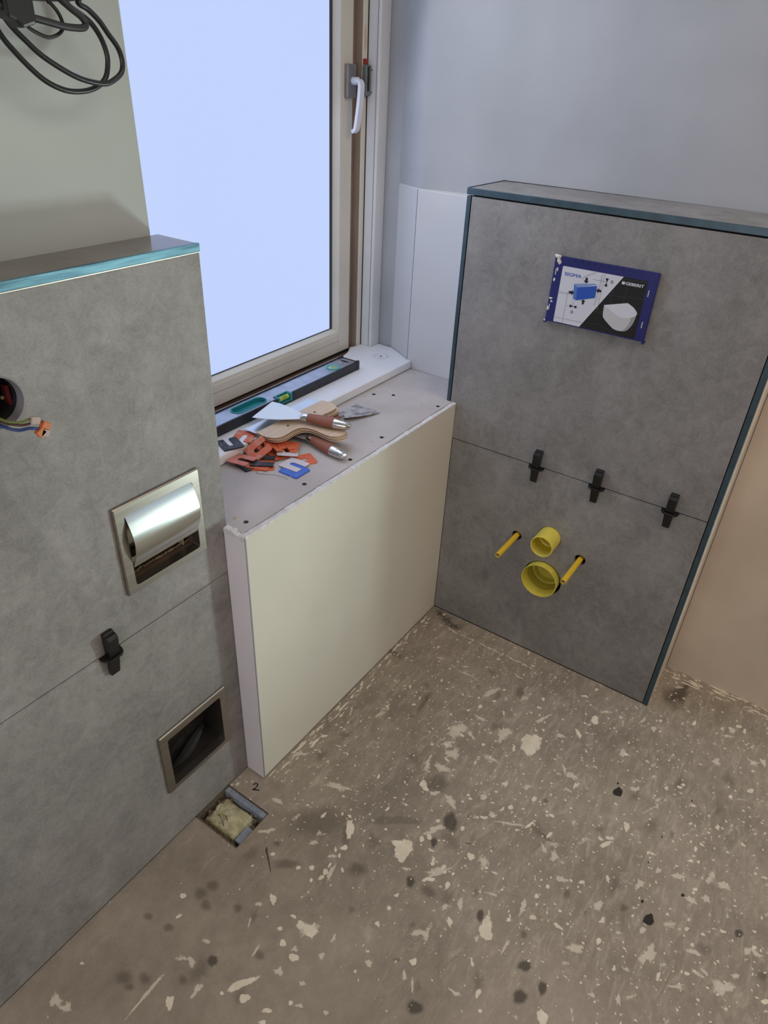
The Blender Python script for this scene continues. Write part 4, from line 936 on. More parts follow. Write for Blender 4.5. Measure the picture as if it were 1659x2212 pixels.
# ============================================================ actuator protection cover (blue) with its printed label
pl = thing('actuator_cover', 'blue plastic flush plate cover with black and white printed label on cistern box', 'cover', (-0.006, -0.316, 0.955))
FX = -0.0115
prof = rrect(-0.4275, -0.2045, 0.9575, 1.0975, 0.002, 2)
mb = MB(); n = len(prof)
big = rrect(-0.4255, -0.2030, 0.9560, 1.0965, 0.002, 2)
for pl_, x in ((big, -0.0002), (prof, FX + 0.002), ([(a * 0.985 + -0.316 * 0.015, b) for a, b in prof], FX)): mb.v += [(x, a, b) for a, b in pl_]
for k in range(2):
    for i in range(n):
        j = (i + 1) % n; mb.f.append((k * n + i, k * n + j, (k + 1) * n + j, (k + 1) * n + i)); mb.sm.append(False)
mb.f.append(tuple(range(2 * n, 3 * n))); mb.sm.append(False); mb.f.append(tuple(range(n))); mb.sm.append(False)
build(mb, 'cover_shell', M['blue_plate'], pl)
mb = MB()
for k in range(9):
    y = -0.250 - 0.0145 * k; mb.prism([(y, 1.0972), (y + 0.0035, 1.0972), (y + 0.0035, 1.0935), (y, 1.0915)], lambda u, v, t: (t, u, v), FX - 0.0012, FX + 0.001)
build(mb, 'rib', M['blue_plate'], pl)
for (y, z) in ((-0.4265, 0.9568), (-0.2045, 0.9568)): build(MB().lathe([(0, 0), (0.0028, 0), (0.0034, 0.008), (0, 0.008)], lambda a, b, t, y=y, z=z: (-0.001 - t * 1.3, y + a, z + b - 0.001), 10), 'corner_lug', M['blue_plate'], pl)
def lab(name, m, pts, lv, parent=pl):      # printed area on the label, pts in (y, z)
    x = FX - 0.0003 - 0.00022 * lv
    return build(MB().add([(x, a, b) for a, b in pts], [tuple(range(len(pts)))]), name, m, parent, recalc=False)
def seg(p, q, w): 
    (a, b), (c, d) = p, q; L = math.hypot(c - a, d - b); nx, ny = -(d - b) / L * w / 2, (c - a) / L * w / 2
    return [(a + nx, b + ny), (c + nx, d + ny), (c - nx, d - ny), (a - nx, b - ny)]
LT, LB, LL, LR = 1.0795, 0.9600, -0.2250, -0.4075
lw = lab('label', M['lbl_white'], [(LL, LT - 0.002), (LL - 0.002, LT), (-0.3570, LT), (-0.2855, LB), (LL, LB)], 0)
lk = lab('label', M['lbl_black'], [(-0.3570, LT), (LR, LT), (LR, LB), (-0.2855, LB)], 0)
pm = lambda y0, z0, lv: (lambda a, b, c: (FX - 0.0003 - 0.00022 * lv - c, y0 - a, z0 + b))
text_mesh('SIGMA', 0.0098, M['lbl_blue_text'], 'lettering', lw, pm(-0.2318, 1.0612, 2), bold=0.00022, width=0.0375)
text_mesh('GEBERIT', 0.0080, M['lbl_white'], 'lettering', lk, pm(-0.3640, 1.0650, 2), bold=0.00030, width=0.0375)
lab('logo_square', M['lbl_white'], [(-0.3562, 1.0648), (-0.3562, 1.0706), (-0.3622, 1.0706), (-0.3622, 1.0648)], 2, lk)
text_mesh('0', 0.0092, M['lbl_black'], 'numeral', lw, pm(-0.3330, 1.0620, 2), width=0.0052)
text_mesh('0', 0.0092, M['lbl_black'], 'numeral', lw, pm(-0.2605, 0.9850, 2), width=0.0052)
# swooshes and tile lines
for p, q in (((-0.2460, 1.0265), (-0.2460, LB)), ((-0.2250, 0.9700), (-0.2930, 0.9702)), ((-0.3180, 1.0790), (-0.3170, 1.0040)), ((-0.2940, 1.0635), (-0.3270, 1.0630)), ((-0.2480, 0.9990), (-0.2770, 1.0010)), ((-0.2620, 1.0120), (-0.2622, 0.9980))):
    lab('label_line', M['lbl_line'], seg(p, q, 0.0007), 1, lw)
for pts in ([(-0.2250, 1.0270), (-0.2300, 1.0245), (-0.2400, 1.0248), (-0.2560, 1.0260)], [(-0.2720, 1.0605), (-0.2780, 1.0665), (-0.2900, 1.0735), (-0.3000, 1.0790)], [(-0.3130, 1.0760), (-0.3120, 1.0550), (-0.3110, 1.0300), (-0.3080, 1.0110)]):
    P = catmull([(FX - 0.0005, a, b) for a, b in pts], 5); mb = MB()
    for i in range(len(P) - 1):
        s4 = seg((P[i].y, P[i].z), (P[i + 1].y, P[i + 1].z), 0.0034); mb.add([(FX - 0.00052, a, b) for a, b in s4], [(0, 1, 2, 3)])
    build(mb, 'label_swoosh', M['lbl_swoosh'], lw, recalc=False)
lab('blue_box_back', M['lbl_pale_blue'], [(-0.2565, 1.0470), (-0.2640, 1.0490), (-0.3000, 1.0555), (-0.3066, 1.0545), (-0.2655, 1.0412), (-0.2670, 1.0142), (-0.2600, 1.0165)], 1.5, lw)
lab('blue_box_side', M['lbl_mid_blue'], [(-0.2565, 1.0470), (-0.2655, 1.0412), (-0.2670, 1.0142), (-0.2600, 1.0165)], 1.8, lw)
lab('blue_box_front', M['lbl_blue'], [(-0.2652, 1.0413), (-0.3066, 1.0520), (-0.3072, 1.0270), (-0.2668, 1.0142)], 2.2, lw)
def arrow(y, z, dy, dz, s):
    q = (-dz, dy); P = lambda a, b: (y + dy * a * s + q[0] * b * s, z + dz * a * s + q[1] * b * s)
    lab('arrow', M['lbl_black'], [P(1, 0), P(0.1, 1), P(0.1, 0.42), P(-1, 0.42), P(-1, -0.42), P(0.1, -0.42), P(0.1, -1)], 2.4, lw)
arrow(-0.2815, 1.0585, 0.0, -1, 0.0058); arrow(-0.2540, 1.0285, -1, 0, 0.0058); arrow(-0.3122, 1.0430, 1, 0.05, 0.0055); arrow(-0.2835, 1.0140, 0, 1, 0.0052)
for c, d in (((-0.3246, 1.0625), (0, 1)), ((-0.2635, 1.0002), (1, 0))):
    for s in (1, -1):
        a = (c[0] + d[0] * 0.0076 * s, c[1] + d[1] * 0.0082 * s); w = 0.0034
        lab('hourglass', M['lbl_black'], [c, (a[0] + d[1] * w, a[1] + d[0] * w), (a[0] - d[1] * w, a[1] - d[0] * w)], 2.4, lw)
for p, q in (((-0.3570, 1.0790 - .004), (LR, 1.0770)), ((-0.3325, 1.0380), (LR, 1.0430)), ((-0.3420, 1.0540), (-0.3405, 1.0200)), ((-0.3700, 1.0780), (-0.3680, 1.0290)), ((-0.3080, 0.9980), (-0.3290, 1.0010)), ((-0.3980, 1.0110), (LR, 1.0120)), ((-0.3110, 0.9720), (-0.3300, 0.9740)), ((-0.3280, 0.9740), (-0.3680, 0.9610))):
    lab('label_line', M['lbl_dark_line'], seg(p, q, 0.0006), 1, lk)
def sm2(pts, sub=4): return [(p.y, p.z) for p in catmull([(0, a, b) for a, b in pts], sub)]
_low = [(-0.4003, 1.0125), (-0.3996, 1.0010), (-0.3965, 0.9880), (-0.3905, 0.9770), (-0.3840, 0.9718), (-0.3760, 0.9702), (-0.3680, 0.9702), (-0.3596, 0.9718), (-0.3480, 0.9790), (-0.3358, 0.9885), (-0.3315, 0.9960), (-0.3298, 1.0160)]
bowl = lab('printed_bowl', M['lbl_bowl_dark'], sm2(_low), 2, lk)
lab('printed_bowl_side', M['lbl_bowl'], sm2([(-0.3900, 1.0080), (-0.3905, 0.9950), (-0.3870, 0.9830), (-0.3810, 0.9740), (-0.3740, 0.9704), (-0.3680, 0.9702), (-0.3596, 0.9718), (-0.3480, 0.9790), (-0.3358, 0.9885), (-0.3315, 0.9960), (-0.3298, 1.0160)]), 2.4, lk)
lab('printed_lid', M['lbl_white'], [(-0.3297, 1.0166), (-0.3773, 1.0300)] + sm2([(-0.3773, 1.0300), (-0.3900, 1.0240), (-0.3985, 1.0170), (-0.4010, 1.0120), (-0.3985, 1.0070), (-0.3920, 1.0025), (-0.3810, 0.9992), (-0.3707, 0.9986), (-0.3600, 1.0010), (-0.3450, 1.0085), (-0.3297, 1.0166)])[1:-1], 2.8, lk)
# mortar splashes on the cover
rnd = random.Random(2)
def splash(y, z, ry, rz, h):
    mb = MB(); o = 0; k = 9
    h *= 0.55
    for q, hh in ((1.0, 0), (0.75, h * 0.7)):
        for i in range(k):
            a = 2 * PI * i / k; j = rnd.uniform(0.7, 1.3); mb.v.append((FX - hh, y + ry * q * j * math.cos(a), z + rz * q * j * math.sin(a)))
    mb.v.append((FX - h, y, z))
    for i in range(k):
        j = (i + 1) % k; mb.f += [(o + i, o + j, o + k + j, o + k + i), (o + k + i, o + k + j, o + 2 * k)]; mb.sm += [True, True]
    build(mb, 'mortar_splash', M['mortar'], pl)
for a in ((-0.2110, 1.0970, 0.0065, 0.0045, 0.006), (-0.2135, 1.0900, 0.0042, 0.0060, 0.004), (-0.2165, 1.0850, 0.003, 0.004, 0.002), (-0.2140, 1.0700, 0.0014, 0.004, 0.001), (-0.2105, 1.0480, 0.0025, 0.0035, 0.002),
          (-0.2100, 1.0080, 0.0040, 0.0022, 0.002), (-0.2125, 1.0015, 0.003, 0.0025, 0.002), (-0.2065, 0.9850, 0.0018, 0.0050, 0.002), (-0.2040, 0.9585, 0.0020, 0.0025, 0.003)): splash(*a)
for y, z in ((-0.2110, 1.0650), (-0.2095, 0.9890), (-0.4135, 1.0560), (-0.4160, 0.9920)): build(MB().box(FX - 0.0005, FX + 0.001, y - 0.0010, y + 0.0010, z - 0.0065, z + 0.0065), 'slot_mark', M['lbl_swoosh'], pl)

# ============================================================ toilet connections
fx = lambda cy, cz, tilt=0.0: (lambda a, b, t: (t, cy + a, cz + b + tilt * t))
ps = thing('flush_pipe_plug', 'pale yellow plastic plug on the flush pipe, smaller and higher of the two round stubs', 'pipe plug', (-0.02, FLUSH[0], FLUSH[1]))
build(MB().lathe([(0.0300, 0.030), (0.0300, -0.0550), (0.0290, -0.0560), (0.0276, -0.0556), (0.0270, -0.030)], fx(*FLUSH), 40), 'sleeve', M['yellow_pale'], ps)
build(MB().lathe([(0.0270, -0.0302), (0.0262, -0.006), (0.0220, -0.004), (0.0215, 0.004), (0.0, 0.004)], fx(*FLUSH), 40), 'inner_cup', M['yellow'], ps)
pw = thing('waste_pipe_plug', 'dusty yellow plug in the wide waste pipe, larger and lower of the two stubs', 'pipe plug', (-0.01, WASTE[0], WASTE[1]))
build(MB().lathe([(0.0480, 0.030), (0.0492, -0.005), (0.0505, -0.0180), (0.0500, -0.0205), (0.0484, -0.0205), (0.0470, -0.0120), (0.0458, 0.012)], fx(*WASTE), 48), 'rim', M['yellow_pale'], pw)
build(MB().lathe([(0.0458, 0.010), (0.0440, 0.040), (0.0405, 0.041), (0.0400, 0.037), (0.0365, 0.0375), (0.0345, 0.048), (0.0335, 0.052), (0.0, 0.053)], fx(*WASTE), 48), 'inner_cup', M['yellow_olive'], pw)
mb = MB()
for a0, a1, r in ((200, 262, 0.0378), (275, 318, 0.0378)):
    mb.tube([(0.0360, WASTE[0] + r * math.cos(math.radians(a)), WASTE[1] + r * math.sin(math.radians(a))) for a in range(a0, a1, 10)], 0.0007, 6, sub=1)
build(mb, 'rib', M['yellow_pale'], pw)
for k, (y, z) in enumerate(RODS):
    t = thing('threaded_rod', ['yellow sleeved threaded rod, left of the two sticking out of the cistern box', 'yellow sleeved threaded rod, right of the two, beside the waste plug'][k], 'rod', (-0.055, y, z), 'toilet fixing rods')
    build(MB().lathe([(0.0073, 0.030), (0.0074, -0.1135), (0.0070, -0.1150), (0.0058, -0.1150), (0.0056, -0.1100)], fx(y, z, 0.0), 18), 'sleeve', M['yellow_rod'], t)
    build(MB().lathe([(0.0057, 0.03), (0.0057, -0.1115), (0.0, -0.1115)], fx(y, z, 0.0), 16), 'rod_core', M['zinc'], t)
    box('screw_slot', M['screw'], t, -0.1120, -0.1112, y - 0.0046, y + 0.0046, z - 0.0008, z + 0.0008)

# ============================================================ tile levelling wedges
def clip(label, group, pos, face, tilt=0.0, flange=1.0):
    # local axes: u across, w up, d out of the tile
    if face == 'x': fn = lambda u, w, d: (pos[0] - d, pos[1] - u, pos[2] + w)
    else: fn = lambda u, w, d: (pos[0] + u, pos[1] - d, pos[2] + w)
    t = thing('levelling_wedge', label, 'tile wedge', fn(0, -0.04, 0.008), group)
    prof = [(0.046, 0.0004), (0.046, 0.0070), (0.0435, 0.0078), (0.0420, 0.0150), (0.0365, 0.0185), (0.0320, 0.0185), (-0.004, 0.0135), (-0.043, 0.0085), (-0.0445, 0.0004)]
    mb = MB(); hw = 0.0096
    for s in (-1, 1): mb.v += [fn(s * (hw if w > -0.03 else hw * 0.86) + tilt * w, w, d) for w, d in prof]
    n = len(prof); mb.f = [tuple(range(n)), tuple(range(2 * n - 1, n - 1, -1))] + [(i, (i + 1) % n, n + (i + 1) % n, n + i) for i in range(n)]; mb.sm = [False] * len(mb.f)
    build(mb, 'wedge', M['black_clip'], t, 0.0012)
    # bridge of the strap: an oval collar sticking out of the joint around the wedge
    H = -0.0030
    out = [(-0.0200 * flange, 0.0), (-0.0200 * flange, 0.006), (-0.0170, 0.0135), (-0.0110, 0.0185), (0.0110, 0.0185), (0.0170, 0.0135), (0.0200 * flange, 0.006), (0.0200 * flange, 0.0)]
    inn = [(-0.0104, 0.0), (-0.0104, 0.005), (-0.0104, 0.0130), (-0.0098, 0.0150), (0.0098, 0.0150), (0.0104, 0.0130), (0.0104, 0.005), (0.0104, 0.0)]
    m2 = MB()
    for w in (H - 0.0022, H + 0.0022):
        m2.v += [fn(u, w + (0.0006 if d > 0.01 else 0), d) for u, d in out]; m2.v += [fn(u, w, d) for u, d in inn]
    k = 8
    for i in range(k - 1):
        m2.f += [(i, i + 1, k + i + 1, k + i), (2 * k + i, 3 * k + i, 3 * k + i + 1, 2 * k + i + 1), (i, 2 * k + i, 2 * k + i + 1, i + 1), (k + i, k + i + 1, 3 * k + i + 1, 3 * k + i)]
    m2.f += [(0, k, 3 * k, 2 * k), (k - 1, 3 * k - 1, 4 * k - 1, 2 * k - 1)]
    m2.sm = [False] * len(m2.f)
    build(m2, 'strap', M['black_clip'], t, 0.0008)
    build(MB().add([fn(-0.021, -0.0008, -0.004), fn(0.021, -0.0008, -0.004), fn(0.021, -0.0008, 0.0015), fn(-0.021, -0.0008, 0.0015), fn(-0.021, 0.0008, -0.004), fn(0.021, 0.0008, -0.004), fn(0.021, 0.0008, 0.0015), fn(-0.021, 0.0008, 0.0015)],
                   [(0, 1, 2, 3), (7, 6, 5, 4), (0, 4, 5, 1), (1, 5, 6, 2), (2, 6, 7, 3), (3, 7, 4, 0)]), 'strap_base', M['black_clip'], t)
G = 'tile levelling wedges'
clip('black levelling wedge in the cistern box joint, leftmost of its three', G, (0.0, -0.2460, ZJ), 'x', 0.03)
clip('black levelling wedge in the cistern box joint, middle one of three', G, (0.0, -0.4035, ZJ), 'x', 0.0)
clip('black levelling wedge in the cistern box joint, rightmost one beside the slate strip', G, (0.0, -0.5790, ZJ), 'x', 0.0)
clip('black levelling wedge in the joint of the left half wall below the paper holder', G, (-1.0450, YL, ZJL - 0.002), 'y', 0.03)

# ============================================================ open wall socket with loose wires
so = thing('socket_box', 'round open black socket box cut off at the left picture edge', 'socket box', (SOCK[0], YL, SOCK[1]))
fy = lambda a, b, t: (SOCK[0] + a, YL + t, SOCK[1] + b)
build(MB().lathe([(0.0333, -0.0004), (0.0318, -0.0006), (0.0300, 0.012), (0.0295, 0.030)], fy, 40), 'rim', M['box_lilac'], so)
build(MB().lathe([(0.0296, 0.012), (0.0290, 0.055), (0.0, 0.055)], fy, 36), 'cup', M['black_rubber'], so)
box('clip', M['dark_red'], so, SOCK[0] + 0.0225, SOCK[0] + 0.0275, YL + 0.020, YL + 0.030, SOCK[1] - 0.016, SOCK[1] + 0.010, 0.001)
build(MB().lathe([(0, 0), (0.0025, 0), (0.0025, 0.004), (0, 0.004)], lambda a, b, t: (SOCK[0] + 0.019 + a, YL + 0.030 - t, SOCK[1] - 0.006 + b), 12), 'screw', M['brass'], so)
wires = thing('wire_bundle', 'green, brown and blue wires with small orange lever connectors hanging from the socket', 'wires', (-1.10, 0.02, 1.035))
build(MB().tube([(-1.128, YL + 0.050, 1.046), (-1.121, YL + 0.012, 1.043), (-1.114, 0.034, 1.038), (-1.104, 0.022, 1.0365), (-1.094, 0.018, 1.0385)], 0.0017, 8), 'wire', M['wire_green'], wires)
build(MB().tube([(-1.128, YL + 0.050, 1.040), (-1.120, YL + 0.012, 1.038), (-1.112, 0.034, 1.034), (-1.104, 0.022, 1.0325), (-1.094, 0.018, 1.0325)], 0.0016, 8), 'wire', M['wire_brown'], wires)
build(MB().tube([(-1.130, YL + 0.050, 1.036), (-1.123, YL + 0.012, 1.033), (-1.115, 0.034, 1.029), (-1.106, 0.024, 1.0260), (-1.096, 0.019, 1.0265), (-1.0865, 0.018, 1.0225)], 0.0020, 8), 'wire', M['wire_blue'], wires)
def conn(x, z, an, body, lever):
    R = Matrix.Translation((x, 0.0175, z)) @ Matrix.Rotation(math.radians(an), 4, 'Y')
    mb = MB().box(-0.0055, 0.0055, -0.0035, 0.0035, -0.0045, 0.0045).xf(R); b = build(mb, 'connector', body, wires, 0.0008)
    if lever:
        mb = MB().box(-0.0062, 0.0010, -0.0046, -0.0032, -0.0042, 0.0042).xf(R); build(mb, 'lever', M['orange_lever'], b, 0.0006)
conn(-1.0880, 1.0352, 20, M['clear'], False)
conn(-1.0765, 1.0240, 38, M['orange_lever'], False)
conn(-1.0800, 1.0150, 30, M['clear'], False)
conn(-1.0850, 1.0175, -30, M['orange_lever'], False)

# ============================================================ coil of black cable in front of the pier
coil = thing('cable_coil', 'loops of black cable with a black plug hanging at the upper left', 'cable', (-0.93, 0.09, 1.40))
c1 = [(-0.890, 0.095, 1.600), (-0.882, 0.085, 1.480), (-0.884, 0.085, 1.464), (-0.872, 0.085, 1.458), (-0.859, 0.085, 1.448), (-0.849, 0.085, 1.436), (-0.838, 0.085, 1.423), (-0.834, 0.085, 1.410), (-0.837, 0.085, 1.398), (-0.848, 0.085, 1.390), (-0.862, 0.085, 1.385), (-0.879, 0.085, 1.386), (-0.898, 0.085, 1.390), (-0.918, 0.085, 1.398), (-0.942, 0.085, 1.411), (-0.958, 0.085, 1.424), (-0.970, 0.085, 1.435), (-0.977, 0.085, 1.444), (-0.983, 0.088, 1.458), (-0.970, 0.092, 1.490), (-0.930, 0.095, 1.540)]
c2 = [(-0.900, 0.100, 1.600), (-0.892, 0.095, 1.480), (-0.891, 0.095, 1.462), (-0.877, 0.095, 1.454), (-0.863, 0.095, 1.445), (-0.853, 0.095, 1.432), (-0.848, 0.095, 1.418), (-0.848, 0.095, 1.407), (-0.853, 0.095, 1.393), (-0.863, 0.095, 1.384), (-0.879, 0.095, 1.378), (-0.898, 0.095, 1.376), (-0.916, 0.095, 1.378), (-0.936, 0.095, 1.386), (-0.953, 0.095, 1.399), (-0.969, 0.095, 1.415), (-0.978, 0.095, 1.426), (-0.983, 0.096, 1.438), (-0.984, 0.098, 1.458), (-0.970, 0.100, 1.490), (-0.930, 0.102, 1.540)]
c3 = [(-1.010, 0.058, 1.462), (-0.998, 0.060, 1.455), (-0.994, 0.060, 1.452), (-0.981, 0.060, 1.449), (-0.964, 0.060, 1.445), (-0.945, 0.060, 1.442), (-0.925, 0.060, 1.439), (-0.905, 0.062, 1.4385), (-0.895, 0.064, 1.440), (-0.892, 0.066, 1.444), (-0.897, 0.066, 1.450), (-0.909, 0.068, 1.458), (-0.920, 0.072, 1.470), (-0.925, 0.080, 1.500), (-0.915, 0.090, 1.560)]
c4 = [(-0.934, 0.074, 1.500), (-0.932, 0.070, 1.463), (-0.930, 0.070, 1.460), (-0.923, 0.070, 1.453), (-0.919, 0.070, 1.445), (-0.919, 0.070, 1.438), (-0.925, 0.070, 1.432), (-0.937, 0.070, 1.428), (-0.948, 0.070, 1.430), (-0.961, 0.068, 1.435), (-0.968, 0.064, 1.440)]
build(MB().tube(c1, 0.0031, 10, sub=5), 'cable', M['cable'], coil)
build(MB().tube(c2, 0.0031, 10, sub=5), 'cable', M['cable'], coil)
build(MB().tube(c3, 0.0037, 10, sub=5), 'cable', M['cable_grey'], coil)
build(MB().tube(c4, 0.0020, 8, sub=5), 'cable', M['cable'], coil)
build(MB().tube([(-0.985, 0.078, 1.466), (-0.944, 0.080, 1.466), (-0.910, 0.081, 1.468), (-0.885, 0.082, 1.472), (-0.874, 0.085, 1.484)], 0.0060, 10, sub=4), 'cable_bundle', M['cable'], coil)
mb = MB().prism([(-0.993, 1.540), (-0.959, 1.540), (-0.9605, 1.4385), (-0.967, 1.4370), (-0.978, 1.4335), (-0.984, 1.4400), (-0.993, 1.4430)], lambda u, v, t: (u, t, v), 0.052, 0.076)
build(mb, 'plug', M['cable'], coil, 0.003)
build(MB().tube([(-0.97, 0.064, 1.52), (-0.95, 0.085, 1.58), (-0.93, 0.115, 1.62), (-0.93, 0.15, 1.63)], 0.006, 8), 'cable', M['cable'], coil)

# ============================================================ spirit level on the sill
TOP = SZ + 0.0240
lev = thing('spirit_level', 'black and grey spirit level with teal vials lying on the white window sill', 'spirit level', (-0.325, 0.327, SZ))
X0, X1, Y0, Y1 = -0.628, -0.031, 0.2960, 0.3580
def lvl(mb):
    mb.v = [(x, y + 0.010 * (x + 0.03), z) for x, y, z in mb.v]; return mb
build(lvl(MB().box(X0, -0.358, Y0, Y0 + 0.0050, SZ + 0.0002, TOP).box(-0.304, X1, Y0, Y0 + 0.0050, SZ + 0.0002, TOP).box(-0.358, -0.304, Y0, Y0 + 0.0050, SZ + 0.0002, SZ + 0.004)), 'rail', M['rail_dark'], lev, 0.0006)
build(lvl(MB().box(X0, X1, Y1 - 0.0035, Y1, SZ + 0.0002, TOP)), 'rail', M['rail_dark'], lev, 0.0006)
build(lvl(MB().box(X0, X1, Y1 - 0.0012, Y1 - 0.0001, TOP - 0.0004, TOP + 0.0005)), 'rail_lip', M['lbl_white'], lev)
WZ = TOP - 0.0030
wb = plate(X0, -0.356, Y0 + 0.0050, Y1 - 0.0035, WZ - 0.010, WZ, [('r', -0.4803, -0.3717, Y0 + 0.0137, Y1 - 0.0117)], lambda u, v, t: (u, v, t))
wb.box(-0.356, -0.306, Y0 + 0.0190, Y1 - 0.0035, WZ - 0.010, WZ); wb.box(-0.306, X1, Y0 + 0.0050, Y1 - 0.0035, WZ - 0.010, WZ)
build(lvl(wb), 'web', M['web'], lev)
# stadium-shaped teal hand slot
def stadium(c0, c1, y, r, n=10):
    return [(c1 + r * math.cos(a), y + r * math.sin(a)) for a in np.linspace(-PI / 2, PI / 2, n)] + [(c0 + r * math.cos(a), y + r * math.sin(a)) for a in np.linspace(PI / 2, 3 * PI / 2, n)]
yc = (Y0 + Y1) / 2 + 0.001
_out = stadium(-0.462, -0.390, yc, 0.0185); _sq = []
for x, y in _out:
    c = -0.390 if x >= -0.390 - 1e-6 else -0.462
    m_ = max(abs(x - c), abs(y - yc)); _sq.append((c + (x - c) * 0.0187 / m_, yc + (y - yc) * 0.0187 / m_))
build(lvl(ring_frame(_sq, _out, lambda u, v, t: (u, v, t), WZ - 0.010, WZ)), 'web', M['web'], lev)
mb = MB(); o_ = stadium(-0.462, -0.390, yc, 0.0185); i_ = stadium(-0.462, -0.390, yc, 0.0150); n = len(o_)
for pl_, z in ((o_, WZ), (o_, WZ + 0.0012), (i_, WZ + 0.0012), (i_, WZ - 0.0085)): mb.v += [(a, b, z) for a, b in pl_]
for k in range(3):
    for i in range(n): mb.f.append((k * n + i, k * n + (i + 1) % n, (k + 1) * n + (i + 1) % n, (k + 1) * n + i)); mb.sm.append(False)
mb.f.append(tuple(range(3 * n, 4 * n))); mb.sm.append(False)
build(lvl(mb), 'hand_slot', M['teal'], lev)
# centre vial in its teal holder at the front edge
h = MB().box(-0.356, -0.350, Y0 + 0.001, Y0 + 0.019, SZ + 0.005, TOP - 0.0010).box(-0.314, -0.306, Y0 - 0.0004, Y0 + 0.019, SZ + 0.004, TOP - 0.0006).box(-0.356, -0.306, Y0 + 0.016, Y0 + 0.019, SZ + 0.005, TOP - 0.0010).box(-0.356, -0.306, Y0 + 0.001, Y0 + 0.017, SZ + 0.0042, SZ + 0.008)
build(lvl(h), 'vial_holder', M['teal'], lev, 0.0006)
vi = build(lvl(MB().lathe([(0, -0.350), (0.0058, -0.349), (0.0062, -0.332), (0.0058, -0.315), (0, -0.314)], lambda a, b, t: (t, Y0 + 0.0085 + a, SZ + 0.0150 + b), 18)), 'vial', M['vial'], lev)
mb = MB()
for x in (-0.338, -0.334, -0.330, -0.326): mb.lathe([(0.0063, x), (0.0064, x + 0.0005), (0.0063, x + 0.001)], lambda a, b, t: (t, Y0 + 0.0085 + a, SZ + 0.0150 + b), 18)
build(lvl(mb), 'vial_mark', M['screw'], vi)
# round vials
for (x, y, r) in ((-0.1065, 0.3255, 0.0185), (-0.5700, 0.3120, 0.0090)):
    g = build(lvl(MB().lathe([(r, 0.0), (r, 0.0018), (r * 0.80, 0.0018), (r * 0.74, 0.0002), (r, 0.0)], lambda a, b, t, x=x, y=y: (x + a, y + b, WZ + t + 0.0002), 30)), 'round_vial_ring', M['teal_light'], lev)
    build(lvl(MB().lathe([(r * 0.76, 0.0), (r * 0.5, 0.0008), (0, 0.0010)], lambda a, b, t, x=x, y=y: (x + a, y + b, WZ + t + 0.0003), 24)), 'vial', M['vial_pale'], g)
build(lvl(MB().box(-0.0700, -0.0610, 0.3230, 0.3390, WZ, WZ + 0.0022)), 'lock_tab', M['web'], lev, 0.0008)
mb = MB(); st_ = stadium(0, 0, 0, 0.005); mb.prism([(-0.0480 + b * 0.8, 0.3300 + a * 2.6) for a, b in st_], lambda u, v, t: (u, v, t), WZ, WZ + 0.0006); build(lvl(mb), 'hang_hole', M['gap'], lev)
# end caps with ribbed corners
for (xa, xb) in ((X1 - 0.0005, X1 + 0.0055), (X0 - 0.0055, X0 + 0.0005)):
    m_ = MB().box(xa, xb, Y0 - 0.0006, Y1 + 0.0006, SZ + 0.0002, TOP - 0.0020).box(xa - 0.004, xb, Y0 - 0.0010, Y0 + 0.0075, SZ + 0.0002, TOP + 0.0010).box(xa - 0.004, xb, Y1 - 0.0075, Y1 + 0.0010, SZ + 0.0002, TOP + 0.0010)
    for k in range(3):
        for y in (Y0, Y1 - 0.006): m_.box(xa - 0.0120 + 0.0035 * k, xa - 0.0100 + 0.0035 * k, y - 0.0006, y + 0.0065, TOP - 0.004, TOP + 0.0008)
    build(lvl(m_), 'end_cap', M['black_rubber'], lev, 0.0010)

# ============================================================ two plywood wallpaper spatulas, one on the other
OUT = [(-0.509, 0.222), (-0.512, 0.196), (-0.504, 0.174), (-0.484, 0.165), (-0.442, 0.1665), (-0.423, 0.1555), (-0.4185, 0.129), (-0.4215, 0.093), (-0.413, 0.075), (-0.395, 0.068), (-0.377, 0.075), (-0.3685, 0.093), (-0.3715, 0.129), (-0.367, 0.1555), (-0.348, 0.1665), (-0.306, 0.165), (-0.286, 0.174), (-0.278, 0.196), (-0.281, 0.222)]
def spatula(label, z0, dx, dy, rot, bl):
    t = thing('plywood_spatula', label, 'spatula', (-0.395 + dx, 0.19 + dy, z0), 'plywood spatulas')
    R = Matrix.Translation((dx, dy, 0)) @ Matrix.Translation((-0.395, 0.19, 0)) @ Matrix.Rotation(math.radians(rot), 4, 'Z') @ Matrix.Translation((0.395, -0.19, 0))
    P = catmull([(x, y, 0) for x, y in OUT], 4)
    pts = [(p.x, p.y) for p in P]
    build(MB().prism(pts, lambda u, v, s: (u, v, s), z0 + 0.0053, z0 + 0.0072).xf(R), 'wooden_handle', M['ply'], t, 0.0004)
    g = [(-0.395 + (x + 0.395) * 0.994, 0.19 + (y - 0.19) * 0.994) for x, y in pts]
    build(MB().prism(g, lambda u, v, s: (u, v, s), z0 + 0.0034, z0 + 0.0053).xf(R), 'dark_ply', M['ply_edge'], t)
    build(MB().prism(pts, lambda u, v, s: (u, v, s), z0 + 0.0012, z0 + 0.0034).xf(R), 'wooden_handle', M['ply'], t, 0.0004)
    build(MB().box(-0.505, -0.280, 0.195, 0.222 + bl, z0 + 0.0002, z0 + 0.0011).xf(R), 'steel_blade', M['blade'], t)
    for x in (-0.440, -0.346): build(MB().disc((x, 0.1905), 0.0032, lambda a, b: (a, b, z0 + 0.0074), 14).xf(R), 'hole', M['gap'], t)
    for x in (-0.4895, -0.2985): build(MB().box(x - 0.006, x + 0.006, 0.2135, 0.2150, z0 + 0.0071, z0 + 0.0077).xf(R), 'staple', M['blade'], t)
    return t
spatula('plywood spatula with steel blade, lower of the two stacked on the shelf edge', SZ + 0.0002, 0.005, -0.003, -0.8, 0.030)
